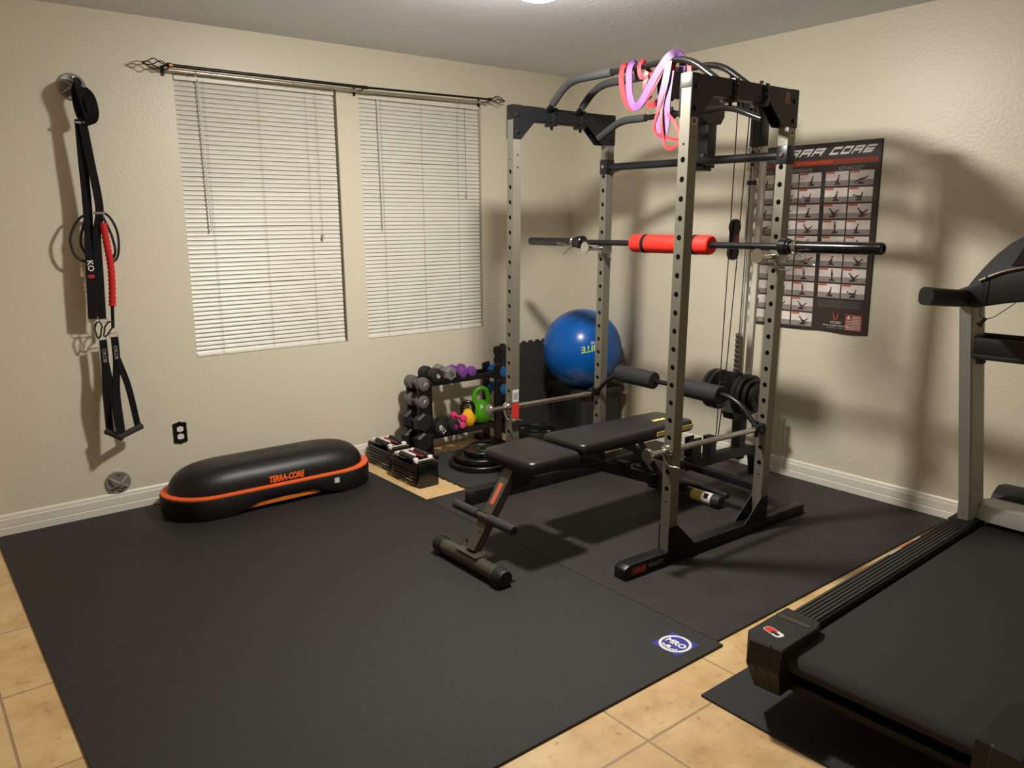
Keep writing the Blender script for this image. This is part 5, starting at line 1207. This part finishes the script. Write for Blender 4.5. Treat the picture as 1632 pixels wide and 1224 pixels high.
# uprights
for y0, y1 in ((-0.026, -0.080), (-WT+0.080, -WT+0.026)):
    bm = B(); b0_ = [(1.535, y0), (1.68, y0), (1.68, y1), (1.535, y1)]; t0_ = [(1.305, y0), (1.43, y0), (1.43, y1), (1.305, y1)]
    loft(bm, [[(x, y, 0.12) for x, y in b0_], [(x-0.03*0.4, y, 0.25) for x, y in b0_], [(x, y, 1.12) for x, y in t0_]]); bmesh.ops.bevel(bm, geom=[e for e in bm.edges if abs((e.verts[0].co-e.verts[1].co).normalized().z) > 0.8], offset=0.008, segments=2, affect='EDGES'); tp('upright', bm, 'tmgrey', 40)
# handlebars
for s, yc_ in ((1, -0.05), (-1, -WT+0.05)):
    bm = B(); P = curve([(0.938, yc_, 1.175), (0.99, yc_, 1.170), (1.15, yc_, 1.155), (1.32, yc_, 1.145), (1.45, yc_-s*0.01, 1.165)], 6)
    sweep(bm, P, 0, sec=[(0.026*math.cos(a)*(abs(math.cos(a))**-0.3 if abs(math.cos(a)) > 0.05 else 1), 0.033*math.sin(a)*(abs(math.sin(a))**-0.3 if abs(math.sin(a)) > 0.05 else 1)) for a in [2*PI*k/18 for k in range(18)]], up=(0, 0, 1)); tp('handlebar', bm, 'tmblack', True)
# console
low = [(-0.02, 1.112), (-0.10, 1.112), (-0.20, 1.135), (-0.40, 1.165), (-0.60, 1.135), (-0.70, 1.112), (-0.78, 1.112), (-0.78, 1.175), (-0.72, 1.20), (-0.62, 1.255), (-0.50, 1.285), (-0.40, 1.292), (-0.30, 1.285), (-0.18, 1.255), (-0.08, 1.20), (-0.02, 1.175)]
bm = B(); prism(bm, low, 1.285, 1.40, 'x', 0.008); cn = tp('console', bm, 'tmblack', 30)
bm = B(); sweep(bm, curve([(1.284, -0.10, 1.214), (1.284, -0.18, 1.252), (1.284, -0.30, 1.281), (1.284, -0.40, 1.288), (1.284, -0.50, 1.281), (1.284, -0.62, 1.252), (1.284, -0.70, 1.214)], 6), 0.006, 8); tp('console_trim', bm, 'benchgrey', True, cn)
upn = [(-0.02, 1.16), (-0.045, 1.21), (-0.075, 1.26), (-0.11, 1.31), (-0.15, 1.352), (-0.20, 1.385), (-0.28, 1.41), (-0.40, 1.42), (-0.52, 1.41), (-0.60, 1.385), (-0.65, 1.352), (-0.69, 1.31), (-0.725, 1.26), (-0.755, 1.21), (-0.78, 1.16)]
bm = B(); t = bmesh.new(); prism(t, upn, 1.36, 1.44, 'x', 0.010); sh = Matrix.Identity(4); sh[0][2] = 0.30; sh[0][3] = -0.30*1.2; t.transform(sh); merge(bm, t); tp('console_panel', bm, 'tmblack', 30, cn)
bm = B(); t = bmesh.new(); prism(t, [(-0.17, 1.27), (-0.20, 1.345), (-0.30, 1.375), (-0.50, 1.375), (-0.60, 1.345), (-0.63, 1.27)], 1.354, 1.362, 'x', 0.003); t.transform(sh); merge(bm, t); sc_ = tp('screen_surround', bm, 'blackgl', None, cn)
bm = B(); t = bmesh.new(); prism(t, [(-0.22, 1.285), (-0.22, 1.355), (-0.58, 1.355), (-0.58, 1.285)], 1.350, 1.356, 'x', 0.002); t.transform(sh); merge(bm, t); tp('screen', bm, 'glassdark', None, cn)
# tray
bm = B(); ya, yb = -0.084, -WT+0.084
bx(bm, 1.335, 1.44, yb, ya, 0.905, 0.925, 0.004); bx(bm, 1.335, 1.348, yb, ya, 0.925, 0.99, 0.004); bx(bm, 1.425, 1.44, yb, ya, 0.925, 1.0, 0.004); bx(bm, 1.348, 1.425, ya-0.015, ya, 0.925, 0.995, 0.003); bx(bm, 1.348, 1.425, yb, yb+0.015, 0.925, 0.995, 0.003)
bx(bm, 1.345, 1.39, ya-0.035, ya-0.012, 0.885, 0.91, 0.003); tp('tray', bm, 'tmblack', 30)
# safety key cord and clip
bm = B(); sweep(bm, curve([(1.278, -0.125, 1.235), (1.275, -0.12, 1.20), (1.276, -0.118, 1.12), (1.275, -0.118, 1.085), (1.273, -0.135, 1.073), (1.275, -0.165, 1.082), (1.28, -0.20, 1.112), (1.284, -0.23, 1.14)], 6), 0.0016, 6); sk = tp('safety_cord', bm, 'rubtube', True)
bm = B(); bx(bm, -0.006, 0.006, -0.006, 0.006, -0.028, 0.004, 0.002, mtx=Matrix.Translation((1.273, -0.137, 1.072)) @ Matrix.Rotation(0.6, 4, 'X')); bx(bm, -0.005, 0.005, -0.010, 0.012, -0.034, -0.024, 0.002, mtx=Matrix.Translation((1.273, -0.137, 1.072)) @ Matrix.Rotation(0.6, 4, 'X')); tp('safety_clip', bm, 'blackpl', None, sk)
